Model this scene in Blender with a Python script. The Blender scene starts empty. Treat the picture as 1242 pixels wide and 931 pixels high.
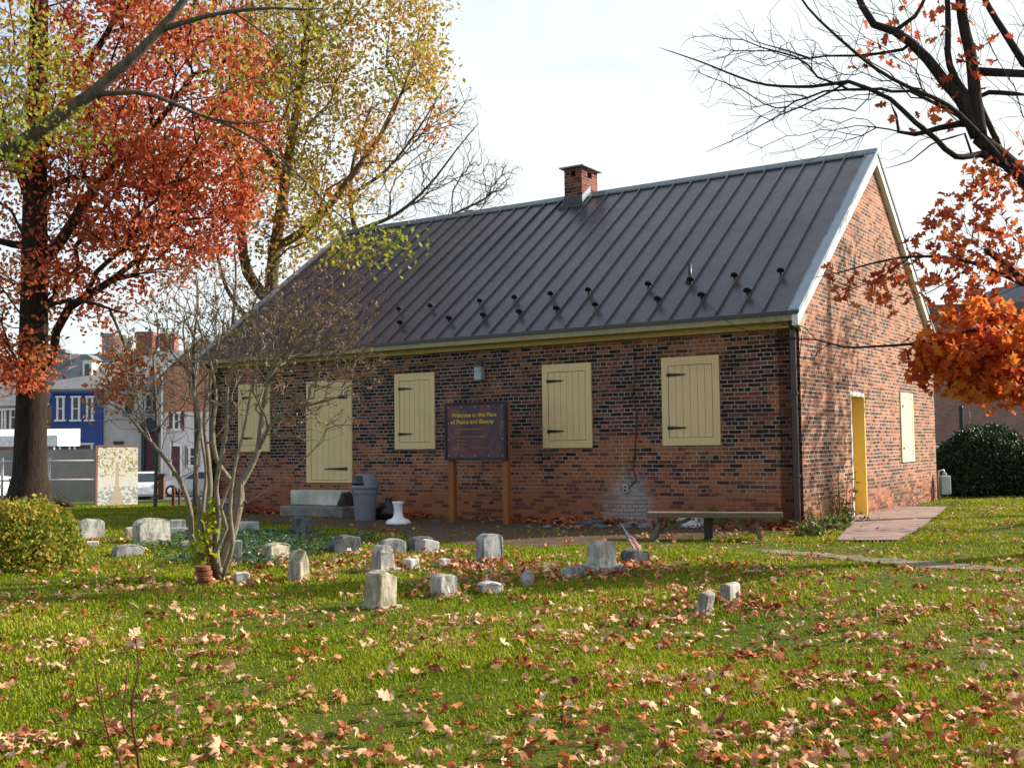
import bpy, math, random
import numpy as np
from mathutils import Vector, Matrix
R=math.radians
random.seed(7); RNG=np.random.default_rng(11)
sc=bpy.context.scene; COL=sc.collection
# ------------------------------------------------------------------ camera geometry (measured)
FPX,PITCH,ROLL,CZ=1346.0,0.0557,-0.0128,1.353
CXP,CYP=621.0,465.5
cp,sp=math.cos(PITCH),math.sin(PITCH); cr,sr=math.cos(ROLL),math.sin(ROLL)
FWD=np.array([0,cp,sp]); EU=np.array([0,-sp,cp]); EX=np.array([1.,0,0])
RIGHT=cr*EX+sr*EU; UP=-sr*EX+cr*EU
CAM=np.array([0,0,CZ])
def ray(px,py): return FWD*FPX+RIGHT*(px-CXP)-UP*(py-CYP)
def at(px,py,Y):                      # the point seen at a pixel, at world depth Y
    d=ray(px,py); return CAM+d*(Y/d[1])
def proj(P):
    v=np.asarray(P,float)-CAM; d=v@FWD; return CXP+FPX*(v@RIGHT)/d, CYP-FPX*(v@UP)/d
def sstep(t):
    t=np.clip(t,0,1); return t*t*(3-2*t)
def ground_z(x,y):
    x=np.asarray(x,float); y=np.asarray(y,float)
    z=-0.15*sstep((14-y)/9)
    z=z-0.22*sstep((y-24)/9)*sstep((-x-4)/4)
    z=z-1.0*sstep((y-35)/9)
    w=sstep((y-3)/3)*sstep((24-y)/4)*0.5+.5
    z=z+w*(0.022*np.sin(x*.9+1.3*np.sin(y*.5))+0.018*np.sin(y*1.15+.7*x)+.008*np.sin(x*3.1+y*2.3))*(1-0.8*np.exp(-((y-19)**2)/30.))
    return z
def ground_at(px,py):
    d=ray(px,py); t=2.0/d[1]; last=None
    while t*d[1]<200:
        p=CAM+d*t; g=float(ground_z(p[0],p[1]))
        if p[2]<=g:
            lo,hi=last,t
            for _ in range(30):
                m=(lo+hi)/2; q=CAM+d*m
                if q[2]<=float(ground_z(q[0],q[1])): hi=m
                else: lo=m
            return CAM+d*hi
        last=t; t+=0.15/d[1]
    return CAM+d*(200/d[1])
# the house frame: a = metres along the long wall from the near corner, b = metres back along the gable
YAW=0.58; C0=np.array([4.5522,17.503]); DA=np.array([-math.cos(YAW),math.sin(YAW)]); DB=np.array([math.sin(YAW),math.cos(YAW)])
LEN,WID,HE,HR=13.5648,9.1353,3.408,6.982; OE,OG=0.33,0.10
def H(a,b,z): q=C0+a*DA+b*DB; return (q[0],q[1],z)
def inv_front(px,py,b=0.0):
    d=ray(px,py); n=DB; o=C0+b*DB; t=((o-CAM[:2])@n)/(d[:2]@n); p=CAM+d*t; return float((p[:2]-C0)@DA),float(p[2])
def inv_gable(px,py,a=0.0):
    d=ray(px,py); n=DA; o=C0+a*DA; t=((o-CAM[:2])@n)/(d[:2]@n); p=CAM+d*t; return float((p[:2]-C0)@DB),float(p[2])
# ------------------------------------------------------------------ mesh helpers
class MB:
    def __init__(s): s.v=[]; s.f=[]; s.m=[]; s.mi=0
    def add(s,vs,fs):
        n=len(s.v); s.v+= [tuple(map(float,p)) for p in vs]; s.f+=[tuple(i+n for i in f) for f in fs]; s.m+=[s.mi]*len(fs); return s
    def hexa(s,p):                    # 8 corners: bottom 4 (ccw), top 4
        return s.add(p,[(3,2,1,0),(4,5,6,7),(0,1,5,4),(1,2,6,5),(2,3,7,6),(3,0,4,7)])
    def box(s,c,sz,rz=0.0,ax=None):
        x,y,z=[q/2 for q in sz]
        P=np.array([(-x,-y,-z),(x,-y,-z),(x,y,-z),(-x,y,-z),(-x,-y,z),(x,-y,z),(x,y,z),(-x,y,z)])
        if ax is not None: P=P@np.array(ax)
        elif rz: c_,s_=math.cos(rz),math.sin(rz); P=P@np.array([(c_,s_,0),(-s_,c_,0),(0,0,1)])
        return s.hexa(P+np.array(c))
    def hbox(s,a0,a1,b0,b1,z0,z1):    # box in house frame
        return s.hexa([H(a1,b0,z0),H(a0,b0,z0),H(a0,b1,z0),H(a1,b1,z0),H(a1,b0,z1),H(a0,b0,z1),H(a0,b1,z1),H(a1,b1,z1)])
    def tube(s,pts,rad,n=8,cap=True):
        pts=np.asarray(pts,float); k=len(pts)
        if np.isscalar(rad): rad=[rad]*k
        t=np.zeros_like(pts); t[1:-1]=pts[2:]-pts[:-2]; t[0]=pts[1]-pts[0]; t[-1]=pts[-1]-pts[-2]
        t/= np.linalg.norm(t,axis=1)[:,None]+1e-9
        u=np.cross(t[0],(0,0,1.)); 
        if np.linalg.norm(u)<.1: u=np.cross(t[0],(1.,0,0))
        u/=np.linalg.norm(u); vs=[]
        ang=np.arange(n)*2*math.pi/n; ca,sa=np.cos(ang)[:,None],np.sin(ang)[:,None]
        for i in range(k):
            u=u-t[i]*(u@t[i]); u/=np.linalg.norm(u)+1e-9; w=np.cross(t[i],u)
            vs.append(pts[i]+rad[i]*(ca*u+sa*w))
        vs=np.concatenate(vs); fs=[]
        for i in range(k-1):
            for j in range(n):
                j2=(j+1)%n; fs.append((i*n+j,i*n+j2,(i+1)*n+j2,(i+1)*n+j))
        if cap: fs.append(tuple(range(n-1,-1,-1))); fs.append(tuple((k-1)*n+j for j in range(n)))
        return s.add(vs,fs)
    def lathe(s,c,prof,n=20):         # prof [(r,z)]
        c=np.array(c); vs=[];fs=[]
        for r,z in prof:
            for j in range(n): a=2*math.pi*j/n; vs.append(c+np.array((r*math.cos(a),r*math.sin(a),z)))
        k=len(prof)
        for i in range(k-1):
            for j in range(n):
                j2=(j+1)%n; fs.append((i*n+j,i*n+j2,(i+1)*n+j2,(i+1)*n+j))
        fs.append(tuple(range(n-1,-1,-1))); fs.append(tuple((k-1)*n+j for j in range(n)))
        return s.add(vs,fs)
    def prism(s,outline,origin,ux,uz,uy,th):   # 2-D outline (x,z) extruded th along uy
        o=np.array(origin,float);ux,uz,uy=map(lambda q:np.array(q,float),(ux,uz,uy)); n=len(outline)
        A=[o+ux*x+uz*z for x,z in outline]; B=[p+uy*th for p in A]
        return s.add(A+B,[tuple(range(n)),tuple(range(2*n-1,n-1,-1))]+[((i+1)%n,i,i+n,(i+1)%n+n) for i in range(n)])
WL={}
def finish(o,name,parent,loc):
    COL.objects.link(o)
    if parent is not None:
        base=WL[parent.name]; o.parent=parent; o.location=np.array(loc)-base
    else: o.location=loc
    WL[o.name]=np.array(loc,float)
def setp(o,label=None,cat=None,group=None,kind=None):
    if label: o['label']=label
    if cat: o['category']=cat
    if group: o['group']=group
    if kind: o['kind']=kind
    return o
def build(name,mb,mats,parent=None,smooth=False,bevel=0,loc=None,label=None,cat=None,group=None,kind=None,sub=0):
    v=np.array(mb.v)
    if loc is None:
        loc=WL[parent.name] if parent is not None else np.array([(v[:,0].min()+v[:,0].max())/2,(v[:,1].min()+v[:,1].max())/2,v[:,2].min()])
    loc=np.array(loc,float)
    me=bpy.data.meshes.new(name); me.from_pydata((v-loc).tolist(),[],mb.f)
    if not isinstance(mats,(list,tuple)): mats=[mats]
    for m in mats: me.materials.append(m)
    if len(mats)>1: me.polygons.foreach_set('material_index',mb.m)
    if smooth: me.polygons.foreach_set('use_smooth',[True]*len(me.polygons))
    me.update(); o=bpy.data.objects.new(name,me); finish(o,name,parent,loc)
    if bevel:
        b=o.modifiers.new('bevel','BEVEL'); b.width=bevel; b.segments=2; b.limit_method='ANGLE'
    if sub:
        b=o.modifiers.new('sub','SUBSURF'); b.levels=sub; b.render_levels=sub
    return setp(o,label,cat,group,kind)
def root(name,loc,label,cat,group=None,kind=None):
    o=bpy.data.objects.new(name,None); o.empty_display_size=.2; finish(o,name,None,np.array(loc,float)); return setp(o,label,cat,group,kind)
def fastmesh(name,V,F,mat,parent=None,loc=(0,0,0),smooth=False,**kw):   # numpy verts, faces (M,k)
    loc=np.array(loc,float)
    if parent is not None: loc=WL[parent.name]
    V=np.asarray(V,dtype=np.float64)-loc; F=np.asarray(F,dtype=np.int32); k=F.shape[1]
    me=bpy.data.meshes.new(name); me.vertices.add(len(V)); me.vertices.foreach_set('co',V.astype(np.float32).ravel())
    me.loops.add(F.size); me.loops.foreach_set('vertex_index',F.ravel())
    me.polygons.add(len(F)); me.polygons.foreach_set('loop_start',np.arange(0,F.size,k,dtype=np.int32)); me.polygons.foreach_set('loop_total',np.full(len(F),k,dtype=np.int32))
    if smooth: me.polygons.foreach_set('use_smooth',np.ones(len(F),dtype=bool))
    me.update(calc_edges=True); me.materials.append(mat)
    o=bpy.data.objects.new(name,me); finish(o,name,parent,loc); return setp(o,**kw)
# ------------------------------------------------------------------ node helpers
class NT:
    def __init__(s,name):
        s.mat=bpy.data.materials.new(name); s.mat.use_nodes=True; s.t=s.mat.node_tree; s.t.nodes.clear()
        s.out=s.t.nodes.new('ShaderNodeOutputMaterial')
    def n(s,typ,**kw):
        nd=s.t.nodes.new(typ)
        for k,v in kw.items(): setattr(nd,k,v)
        return nd
    def l(s,a,b): s.t.links.new(a,b)
    def setin(s,nd,**kw):
        for k,v in kw.items():
            i=nd.inputs[k.replace('_',' ')]
            if hasattr(v,'is_linked') or isinstance(v,bpy.types.NodeSocket): s.l(v,i)
            else: i.default_value=v
        return nd
    def math(s,op,a,b=None,clamp=False):
        nd=s.n('ShaderNodeMath',operation=op,use_clamp=clamp)
        for i,v in enumerate((a,b)):
            if v is None: continue
            if isinstance(v,bpy.types.NodeSocket): s.l(v,nd.inputs[i])
            else: nd.inputs[i].default_value=v
        return nd.outputs[0]
    def pos(s): return s.n('ShaderNodeNewGeometry').outputs['Position']
    def noise(s,scale,detail=4,rough=.55,vec=None,dist=0,dims='3D'):
        nd=s.n('ShaderNodeTexNoise',noise_dimensions=dims); nd.inputs['Scale'].default_value=scale; nd.inputs['Detail'].default_value=detail; nd.inputs['Roughness'].default_value=rough; nd.inputs['Distortion'].default_value=dist
        s.l(vec if vec is not None else s.pos(),nd.inputs['Vector']); return nd.outputs['Fac']
    def ramp(s,fac,stops,interp='LINEAR'):
        nd=s.n('ShaderNodeValToRGB'); cr_=nd.color_ramp; cr_.interpolation=interp
        while len(cr_.elements)<len(stops): cr_.elements.new(0.5)
        for e,(p,c) in zip(cr_.elements,stops):
            e.position=p; e.color=(c[0],c[1],c[2],1) if not np.isscalar(c) else (c,c,c,1)
        s.l(fac,nd.inputs[0]); return nd.outputs['Color']
    def mix(s,fac,a,b,mode='MIX'):
        nd=s.n('ShaderNodeMix',data_type='RGBA',blend_type=mode)
        for i,v in ((0,fac),(6,a),(7,b)):
            if isinstance(v,bpy.types.NodeSocket): s.l(v,nd.inputs[i])
            elif i==0: nd.inputs[0].default_value=v
            else: nd.inputs[i].default_value=(v[0],v[1],v[2],1)
        return nd.outputs[2]
    def bump(s,h,strength=.3,dist=.02,normal=None):
        nd=s.n('ShaderNodeBump'); nd.inputs['Strength'].default_value=strength; nd.inputs['Distance'].default_value=dist; s.l(h,nd.inputs['Height'])
        if normal is not None: s.l(normal,nd.inputs['Normal'])
        return nd.outputs['Normal']
    def bsdf(s,color,rough=.8,spec=.3,metal=0,normal=None,transl=0,**kw):
        nd=s.n('ShaderNodeBsdfPrincipled')
        if isinstance(color,bpy.types.NodeSocket): s.l(color,nd.inputs['Base Color'])
        else: nd.inputs['Base Color'].default_value=(*color,1)
        if isinstance(rough,bpy.types.NodeSocket): s.l(rough,nd.inputs['Roughness'])
        else: nd.inputs['Roughness'].default_value=rough
        nd.inputs['Specular IOR Level'].default_value=spec; nd.inputs['Metallic'].default_value=metal
        if normal is not None: s.l(normal,nd.inputs['Normal'])
        o=nd.outputs[0]
        if transl:
            tr=s.n('ShaderNodeBsdfTranslucent'); s.l(color,tr.inputs[0]) if isinstance(color,bpy.types.NodeSocket) else None
            mx=s.n('ShaderNodeMixShader'); mx.inputs[0].default_value=transl; s.l(o,mx.inputs[1]); s.l(tr.outputs[0],mx.inputs[2]); o=mx.outputs[0]
        s.l(o,s.out.inputs['Surface']); return s.mat
def lerp3(c,k): return tuple(min(1,q*k) for q in c)
def plain(name,c,rough=.6,spec=.3,var=.25,scale=6,bumps=.15,metal=0):
    t=NT(name); f=t.noise(scale,5,.6); col=t.ramp(f,[(.3,lerp3(c,1-var)),(.7,lerp3(c,1+var))])
    return t.bsdf(col,rough,spec,metal,t.bump(t.noise(scale*8,4,.6),bumps,.01))
def metalpaint(name,c,rough=.35): return plain(name,c,rough,.5,.12,3,.03)
def wall_uv(t):   # (distance along any upright wall, height, 0)
    g=t.n('ShaderNodeNewGeometry'); cr_=t.n('ShaderNodeVectorMath',operation='CROSS_PRODUCT'); t.l(g.outputs['True Normal'],cr_.inputs[0]); cr_.inputs[1].default_value=(0,0,1)
    dt=t.n('ShaderNodeVectorMath',operation='DOT_PRODUCT'); t.l(g.outputs['Position'],dt.inputs[0]); t.l(cr_.outputs[0],dt.inputs[1])
    sx=t.n('ShaderNodeSeparateXYZ'); t.l(g.outputs['Position'],sx.inputs[0]); cb=t.n('ShaderNodeCombineXYZ'); t.l(dt.outputs['Value'],cb.inputs[0]); t.l(sx.outputs[2],cb.inputs[1])
    return cb.outputs[0],dt.outputs['Value'],sx.outputs[2],g.outputs['Position']
def brick_mat(name,stops,mortar,bw=.23,rh=.0686,ms=.0062,zones=None,patches=False,weather=.35):
    t=NT(name); uv,u,z,P=wall_uv(t)
    # the hand-laid wobble
    wob=t.n('ShaderNodeVectorMath',operation='ADD'); nz=t.n('ShaderNodeTexNoise'); nz.inputs['Scale'].default_value=2.2; t.l(uv,nz.inputs['Vector'])
    sc_=t.n('ShaderNodeVectorMath',operation='SCALE'); sc_.inputs['Scale'].default_value=.022; t.l(nz.outputs['Color'],sc_.inputs[0]); t.l(uv,wob.inputs[0]); t.l(sc_.outputs[0],wob.inputs[1])
    b=t.n('ShaderNodeTexBrick',offset=.5,squash=.5,squash_frequency=4); t.l(wob.outputs[0],b.inputs['Vector'])
    for k,v in dict(Color1=(0,0,0,1),Color2=(1,1,1,1),Mortar=(.5,.5,.5,1)).items(): b.inputs[k].default_value=v
    b.inputs['Scale'].default_value=1; b.inputs['Mortar Size'].default_value=ms; b.inputs['Mortar Smooth'].default_value=.25; b.inputs['Brick Width'].default_value=bw; b.inputs['Row Height'].default_value=rh; b.inputs['Bias'].default_value=0
    tint=t.n('ShaderNodeSeparateColor'); t.l(b.outputs['Color'],tint.inputs[0]); tt=tint.outputs[0]
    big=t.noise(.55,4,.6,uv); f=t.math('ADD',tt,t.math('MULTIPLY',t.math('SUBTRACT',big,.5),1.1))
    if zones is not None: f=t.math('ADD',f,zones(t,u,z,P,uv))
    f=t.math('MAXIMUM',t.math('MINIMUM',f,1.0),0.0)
    col=t.ramp(f,stops)
    fine=t.noise(38,5,.65,uv); col=t.mix(1.0,col,t.ramp(fine,[(.25,.62),(.75,1.28)]),'MULTIPLY')
    stain=t.noise(1.6,6,.62,uv); col=t.mix(t.math('MULTIPLY',t.ramp(stain,[(.45,0.),(.8,1.)]),weather),col,(.05,.04,.035))
    if patches:
        # chalky bloom on the bricks around the outlet
        def blob(cu,cz,ru,rz):
            a=t.math('DIVIDE',t.math('SUBTRACT',u,cu),ru); c=t.math('DIVIDE',t.math('SUBTRACT',z,cz),rz)
            return t.math('SQRT',t.math('ADD',t.math('MULTIPLY',a,a),t.math('MULTIPLY',c,c)))
        d=blob(*patches); d=t.math('ADD',d,t.math('MULTIPLY',t.math('SUBTRACT',t.noise(5,5,.7,uv),.5),1.5))
        col=t.mix(t.math('MULTIPLY',t.ramp(d,[(.35,1.),(1.05,0.)]),.62),col,(.42,.41,.40))
    low=t.math('ADD',z,t.math('MULTIPLY',t.math('SUBTRACT',t.noise(3,4,.6,uv),.5),.5))
    mcol=t.mix(t.ramp(t.noise(2.4,5,.6,uv),[(.35,0.),(.7,1.)]),mortar,lerp3(mortar,.45))
    lowm=t.ramp(low,[(.30,.8),(.75,0.)]); mcol=t.mix(lowm,mcol,(.16,.075,.05))
    fac=b.outputs['Fac']; col=t.mix(fac,col,mcol)
    h=t.math('ADD',t.math('MULTIPLY',fac,-1.0),t.math('MULTIPLY',fine,.35))
    return t.bsdf(col,.9,.15,0,t.bump(h,.55,.012))
# ------------------------------------------------------------------ materials
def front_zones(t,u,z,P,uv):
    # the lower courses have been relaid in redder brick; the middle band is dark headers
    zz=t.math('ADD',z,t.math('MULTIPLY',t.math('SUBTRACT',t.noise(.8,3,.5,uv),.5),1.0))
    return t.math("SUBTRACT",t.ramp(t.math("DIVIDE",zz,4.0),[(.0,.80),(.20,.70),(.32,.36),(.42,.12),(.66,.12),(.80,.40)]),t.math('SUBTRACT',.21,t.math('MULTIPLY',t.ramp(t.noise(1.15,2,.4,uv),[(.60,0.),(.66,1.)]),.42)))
DK=(.036,.021,.016); MD=(.095,.036,.024); RD=(.185,.060,.034); OR=(.36,.12,.05); PK=(.46,.165,.10)
M={}
CU=float(C0@DA)
_au,_az=inv_front(764,600)
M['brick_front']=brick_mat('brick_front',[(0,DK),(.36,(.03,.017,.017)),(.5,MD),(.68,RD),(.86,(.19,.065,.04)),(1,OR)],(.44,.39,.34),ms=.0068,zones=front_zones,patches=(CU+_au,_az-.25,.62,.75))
M['brick_gable']=brick_mat('brick_gable',[(0,(.07,.04,.032)),(.26,(.11,.055,.04)),(.44,(.22,.08,.05)),(.7,(.34,.125,.07)),(1,(.47,.19,.10))],(.58,.48,.39),ms=.0085,weather=.14,
    zones=lambda t,u,z,P,uv: t.ramp(t.math('DIVIDE',z,7.0),[(.0,.02),(.4,.02),(.9,.16)]))
M['brick_chimney']=brick_mat('brick_chimney',[(0,(.06,.02,.02)),(.5,(.20,.055,.035)),(1,(.34,.11,.06))],(.36,.31,.28),weather=.1)
M['brick_hall']=brick_mat('brick_hall',[(0,(.32,.17,.14)),(.5,(.38,.20,.165)),(1,(.44,.24,.20))],(.40,.28,.25),weather=.1)
M['brick_orange']=brick_mat('brick_orange',[(0,(.40,.17,.09)),(.5,(.54,.24,.13)),(1,(.66,.33,.19))],(.42,.30,.22),weather=.15)
M['brick_red']=brick_mat('brick_red',[(0,(.22,.07,.05)),(.5,(.32,.11,.08)),(1,(.40,.15,.11))],(.34,.24,.20),weather=.2)
def roof_mat():
    t=NT('standing_seam_metal'); f=t.noise(.9,5,.6); c=t.ramp(f,[(.3,(.060,.059,.070)),(.7,(.092,.090,.104))])
    g=t.noise(7,5,.65); c=t.mix(t.math('MULTIPLY',t.ramp(g,[(.5,0.),(.8,1.)]),.28),c,(.125,.115,.115))
    r=t.ramp(g,[(.3,.24),(.7,.40)]); return t.bsdf(c,r,.5,.35,t.bump(t.noise(1.7,3,.5),.25,.02))
M['roof']=roof_mat()
def wood(name,c,rough=.65,grain=(1,1,14),var=.3):
    t=NT(name); mp=t.n('ShaderNodeMapping'); t.l(t.pos(),mp.inputs[0]); mp.inputs['Scale'].default_value=(14,14,1.2)
    f=t.noise(2.2,6,.65,mp.outputs[0]); col=t.ramp(f,[(.28,lerp3(c,1-var)),(.72,lerp3(c,1+var*.6))])
    s=t.noise(1.3,4,.6); col=t.mix(t.math('MULTIPLY',t.ramp(s,[(.5,0.),(.85,1.)]),.3),col,lerp3(c,.45))
    return t.bsdf(col,rough,.25,0,t.bump(f,.25,.006))
M['cream']=wood('cream_paint',(.76,.55,.28),.55,var=.06)
M['cream_line']=plain('shadow_gap',(.12,.09,.04))
M['cream_trim']=wood('weathered_cream_trim',(.36,.30,.18),.6,var=.28)
M['yellow']=wood('yellow_paint',(.74,.53,.13),.5,var=.10)
M['white']=wood('white_paint',(.78,.77,.72),.5,var=.08)
M['iron']=plain('black_iron',(.018,.016,.017),.5)
M['brown_metal']=metalpaint('brown_metal',(.05,.028,.026))
M['edge_metal']=metalpaint('grey_blue_edge_metal',(.26,.31,.35),.35)
M['dark_metal']=metalpaint('dark_metal',(.035,.034,.037),.4)
M['lamp_grey']=plain('lamp_grey',(.36,.38,.40),.4)
M['bin_grey']=plain('bin_grey_plastic',(.17,.185,.205),.42,.4,.08,4,.03)
M['black_plastic']=plain('black_plastic',(.012,.012,.013),.3,.5)
M['white_stone']=plain('white_concrete',(.78,.77,.76),.6)
M['post_wood']=wood('stained_post',(.30,.105,.025),.5)
M['bench_wood']=wood('weathered_bench_wood',(.17,.125,.085),.75)
M['bench_dark']=wood('dark_bench_wood',(.05,.036,.026),.75)
M['concrete']=plain('old_concrete',(.50,.48,.40),.9,.2,.35,3,.5)
M['concrete_dark']=plain('dark_concrete',(.20,.185,.16),.9,.2,.35,4,.5)
M['dark_rock']=plain('dark_rock',(.05,.04,.035),.9,.2,.5,8,.8)
M['terracotta']=plain('terracotta',(.24,.075,.04),.85,.2,.45,18,.6)
M['green_box']=plain('meter_paint',(.42,.48,.45),.5)
M['asphalt']=plain('asphalt',(.10,.105,.115),.95,.2,.2,2,.4)
M['pavement']=plain('pavement_concrete',(.42,.36,.33),.9,.2,.15,2,.2)
M['roadline']=plain('road_paint',(.75,.75,.72),.8)
M['dark_glass']=plain('window_glass',(.03,.04,.05),.12,.6,.3,1,.0)
M['car_silver']=metalpaint('silver_car_paint',(.42,.43,.44),.3)
M['car_white']=metalpaint('white_car_paint',(.70,.72,.74),.3)
M['tyre']=plain('tyre_rubber',(.018,.018,.018),.85)
M['rim']=plain('wheel_alloy',(.5,.5,.5),.3,.5,metal=.6)
M['tail']=plain('tail_lamp',(.35,.02,.02),.3)
M['slate']=plain('slate_roof',(.20,.20,.20),.8,.2,.25,2,.3)
M['grey_render']=plain('grey_house_paint',(.46,.43,.40),.8,.2,.15,1,.2)
M['pale_render']=plain('pale_house_paint',(.64,.61,.59),.8,.2,.12,1,.2)
M['blue_paint']=plain('bright_blue_paint',(.035,.07,.24),.6,.3,.15,1.5,.1)
M['maroon']=plain('maroon_paint',(.10,.035,.055),.6)
M['teal']=plain('dark_teal_paint',(.03,.05,.05),.6)
M['chimney_cream']=plain('chimney_cream',(.60,.56,.46),.8)
M['chimney_grey']=plain('chimney_grey',(.24,.23,.24),.8)
M['lot_wall']=plain('lot_wall_concrete',(.30,.29,.285),.9,.2,.2,1.2,.2)
M['galv']=plain('galvanised_steel',(.52,.50,.50),.4,.4,.1,4,0,metal=.3)
M['canvas']=plain('awning_canvas',(.80,.80,.78),.7)
M['brown_cab']=plain('brown_cabinet',(.13,.06,.04),.7)
M['pole']=plain('dark_pole_paint',(.02,.035,.035),.5)
def stone_mat(name,c,dark,moss=.25,seed=0.):
    t=NT(name); mp=t.n('ShaderNodeMapping'); t.l(t.pos(),mp.inputs[0]); mp.inputs['Location'].default_value=(seed,seed*.7,0); P=mp.outputs[0]
    mv=t.n('ShaderNodeMapping'); t.l(P,mv.inputs[0]); mv.inputs['Scale'].default_value=(7,7,2.2)
    f=t.noise(5,6,.68,P); streak=t.noise(1.8,5,.7,mv.outputs[0])
    col=t.ramp(f,[(.28,lerp3(c,.55)),(.5,c),(.74,lerp3(c,1.3))])
    col=t.mix(t.math('MULTIPLY',t.ramp(streak,[(.42,0.),(.62,1.)]),.78),col,dark)
    m=t.noise(9,4,.6,P); col=t.mix(t.math('MULTIPLY',t.ramp(m,[(.52,0.),(.72,1.)]),moss),col,(.16,.15,.05))
    return t.bsdf(col,.92,.15,0,t.bump(t.noise(42,5,.7,P),.7,.012))
M['stone_a']=stone_mat('weathered_marble',(.50,.48,.43),(.13,.12,.10),.3,0)
M['stone_b']=stone_mat('grey_marble',(.36,.36,.35),(.09,.09,.09),.2,3.3)
M['stone_c']=stone_mat('dark_slate_stone',(.15,.15,.155),(.05,.05,.055),.15,7.1)
M['stone_d']=stone_mat('white_marble',(.66,.64,.60),(.28,.26,.23),.1,9.4)
M['stone_e']=stone_mat('yellowed_marble',(.48,.44,.33),(.14,.11,.06),.5,5.7)
def bark(name,c,sc_=1.0):
    t=NT(name); mp=t.n('ShaderNodeMapping'); t.l(t.pos(),mp.inputs[0]); mp.inputs['Scale'].default_value=(9*sc_,9*sc_,1.6*sc_)
    f=t.noise(1.6,6,.7,mp.outputs[0]); col=t.ramp(f,[(.3,lerp3(c,.45)),(.55,c),(.75,lerp3(c,1.6))])
    return t.bsdf(col,.95,.1,0,t.bump(f,.9,.03))
M['bark_oak']=bark('oak_bark',(.042,.030,.023)); M['bark_dark']=bark('dark_bark',(.05,.038,.035),2); M['bark_grey']=bark('grey_bark',(.14,.115,.09),1.5)
M['bark_shrub']=bark('shrub_bark',(.27,.22,.16),3); M['twig_red']=bark('red_twig',(.24,.10,.06),4); M['bark_tan']=bark('tan_bark',(.16,.11,.065),1.5)
def leafmat(name,stops,transl=.4,rough=.55,posscale=.35,posamt=.6,spec=.3):
    t=NT(name); g=t.n('ShaderNodeNewGeometry'); r=g.outputs['Random Per Island']; p=t.noise(posscale,3,.6)
    f=t.math('ADD',t.math('MULTIPLY',r,1-posamt),t.math('MULTIPLY',t.ramp(p,[(.33,0.),(.67,1.)]),posamt))
    return t.bsdf(t.ramp(f,stops),rough,spec,0,transl=transl)
M['leaf_redoak']=leafmat('red_oak_leaf',[(0,(.22,.025,.016)),(.25,(.42,.065,.03)),(.52,(.58,.145,.055)),(.78,(.64,.25,.07)),(1,(.44,.33,.06))],.5,posamt=.5)
M['leaf_yellow']=leafmat('yellow_leaf',[(0,(.52,.12,.04)),(.26,(.54,.22,.06)),(.46,(.48,.33,.06)),(.62,(.38,.30,.04)),(.85,(.26,.25,.04)),(1,(.16,.17,.03))],.5,posamt=.72,posscale=.5)
M['leaf_near']=leafmat('yellow_green_leaf',[(0,(.42,.20,.02)),(.35,(.42,.36,.035)),(.7,(.24,.30,.03)),(1,(.12,.20,.03))],.45,posscale=1)
M['leaf_orange']=leafmat('orange_oak_leaf',[(0,(.34,.035,.015)),(.4,(.56,.10,.02)),(.75,(.68,.19,.03)),(1,(.74,.32,.05))],.55,posamt=.35,posscale=1.5)
M['leaf_rust']=leafmat('rust_oak_leaf',[(0,(.22,.03,.02)),(.5,(.50,.10,.035)),(1,(.68,.24,.06))],.5,posamt=.35,posscale=1.5)
M['leaf_litter']=leafmat('dry_leaf',[(0,(.10,.028,.012)),(.18,(.28,.08,.025)),(.36,(.46,.18,.07)),(.6,(.60,.33,.17)),(1,(.70,.48,.33))],.15,.6,posscale=.8,posamt=.2)
M['leaf_litter_red']=leafmat('rust_dry_leaf',[(0,(.13,.025,.014)),(.35,(.33,.06,.022)),(.7,(.56,.16,.035)),(1,(.66,.40,.26))],.2,.6,posscale=.8,posamt=.2)
M['seedhead']=leafmat('seed_head',[(0,(.15,.085,.035)),(1,(.36,.24,.12))],.2)
M['leaf_bush']=leafmat('golden_bush_leaf',[(0,(.06,.13,.015)),(.3,(.18,.24,.02)),(.58,(.32,.30,.03)),(.82,(.46,.28,.04)),(1,(.48,.14,.04))],.35,posscale=3,posamt=.35)
M['leaf_evergreen']=leafmat('evergreen_leaf',[(0,(.010,.028,.010)),(.6,(.022,.055,.014)),(1,(.06,.10,.02))],.15,.5,posscale=3,posamt=.3)
M['leaf_ivy']=leafmat('ivy_leaf',[(0,(.02,.06,.025)),(.6,(.05,.12,.045)),(1,(.15,.20,.08))],.2,.4,posscale=2,posamt=.3,spec=.5)
M['leaf_weed']=leafmat('weed_leaf',[(0,(.05,.11,.03)),(.45,(.10,.19,.035)),(.7,(.26,.24,.05)),(.85,(.34,.10,.04)),(1,(.50,.30,.18))],.3,.5,posscale=3,posamt=.3)
M['leaf_sprout']=leafmat('yellow_sprout_leaf',[(0,(.26,.32,.02)),(1,(.60,.58,.04))],.5)
M['grass']=leafmat('grass_blade',[(0,(.11,.17,.005)),(.34,(.19,.25,.008)),(.62,(.31,.33,.016)),(.82,(.42,.36,.05)),(1,(.52,.40,.15))],.35,.6,posscale=.8,posamt=.55,spec=.12)
def ground_mat():
    t=NT('lawn_soil'); a=t.noise(.7,5,.6); b=t.noise(6,6,.7); c=t.noise(45,4,.7)
    col=t.ramp(a,[(.3,(.045,.07,.006)),(.55,(.075,.10,.010)),(.75,(.12,.11,.025))])
    col=t.mix(t.ramp(b,[(.5,0.),(.75,.7)]),col,(.10,.065,.03)); col=t.mix(1.,col,t.ramp(c,[(.2,.55),(.8,1.4)]),'MULTIPLY')
    return t.bsdf(col,.95,.1,0,t.bump(c,.6,.02))
M['ground']=ground_mat()
M['dirt']=plain('bare_earth',(.105,.066,.042),.95,.1,.35,5,.7)
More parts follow.
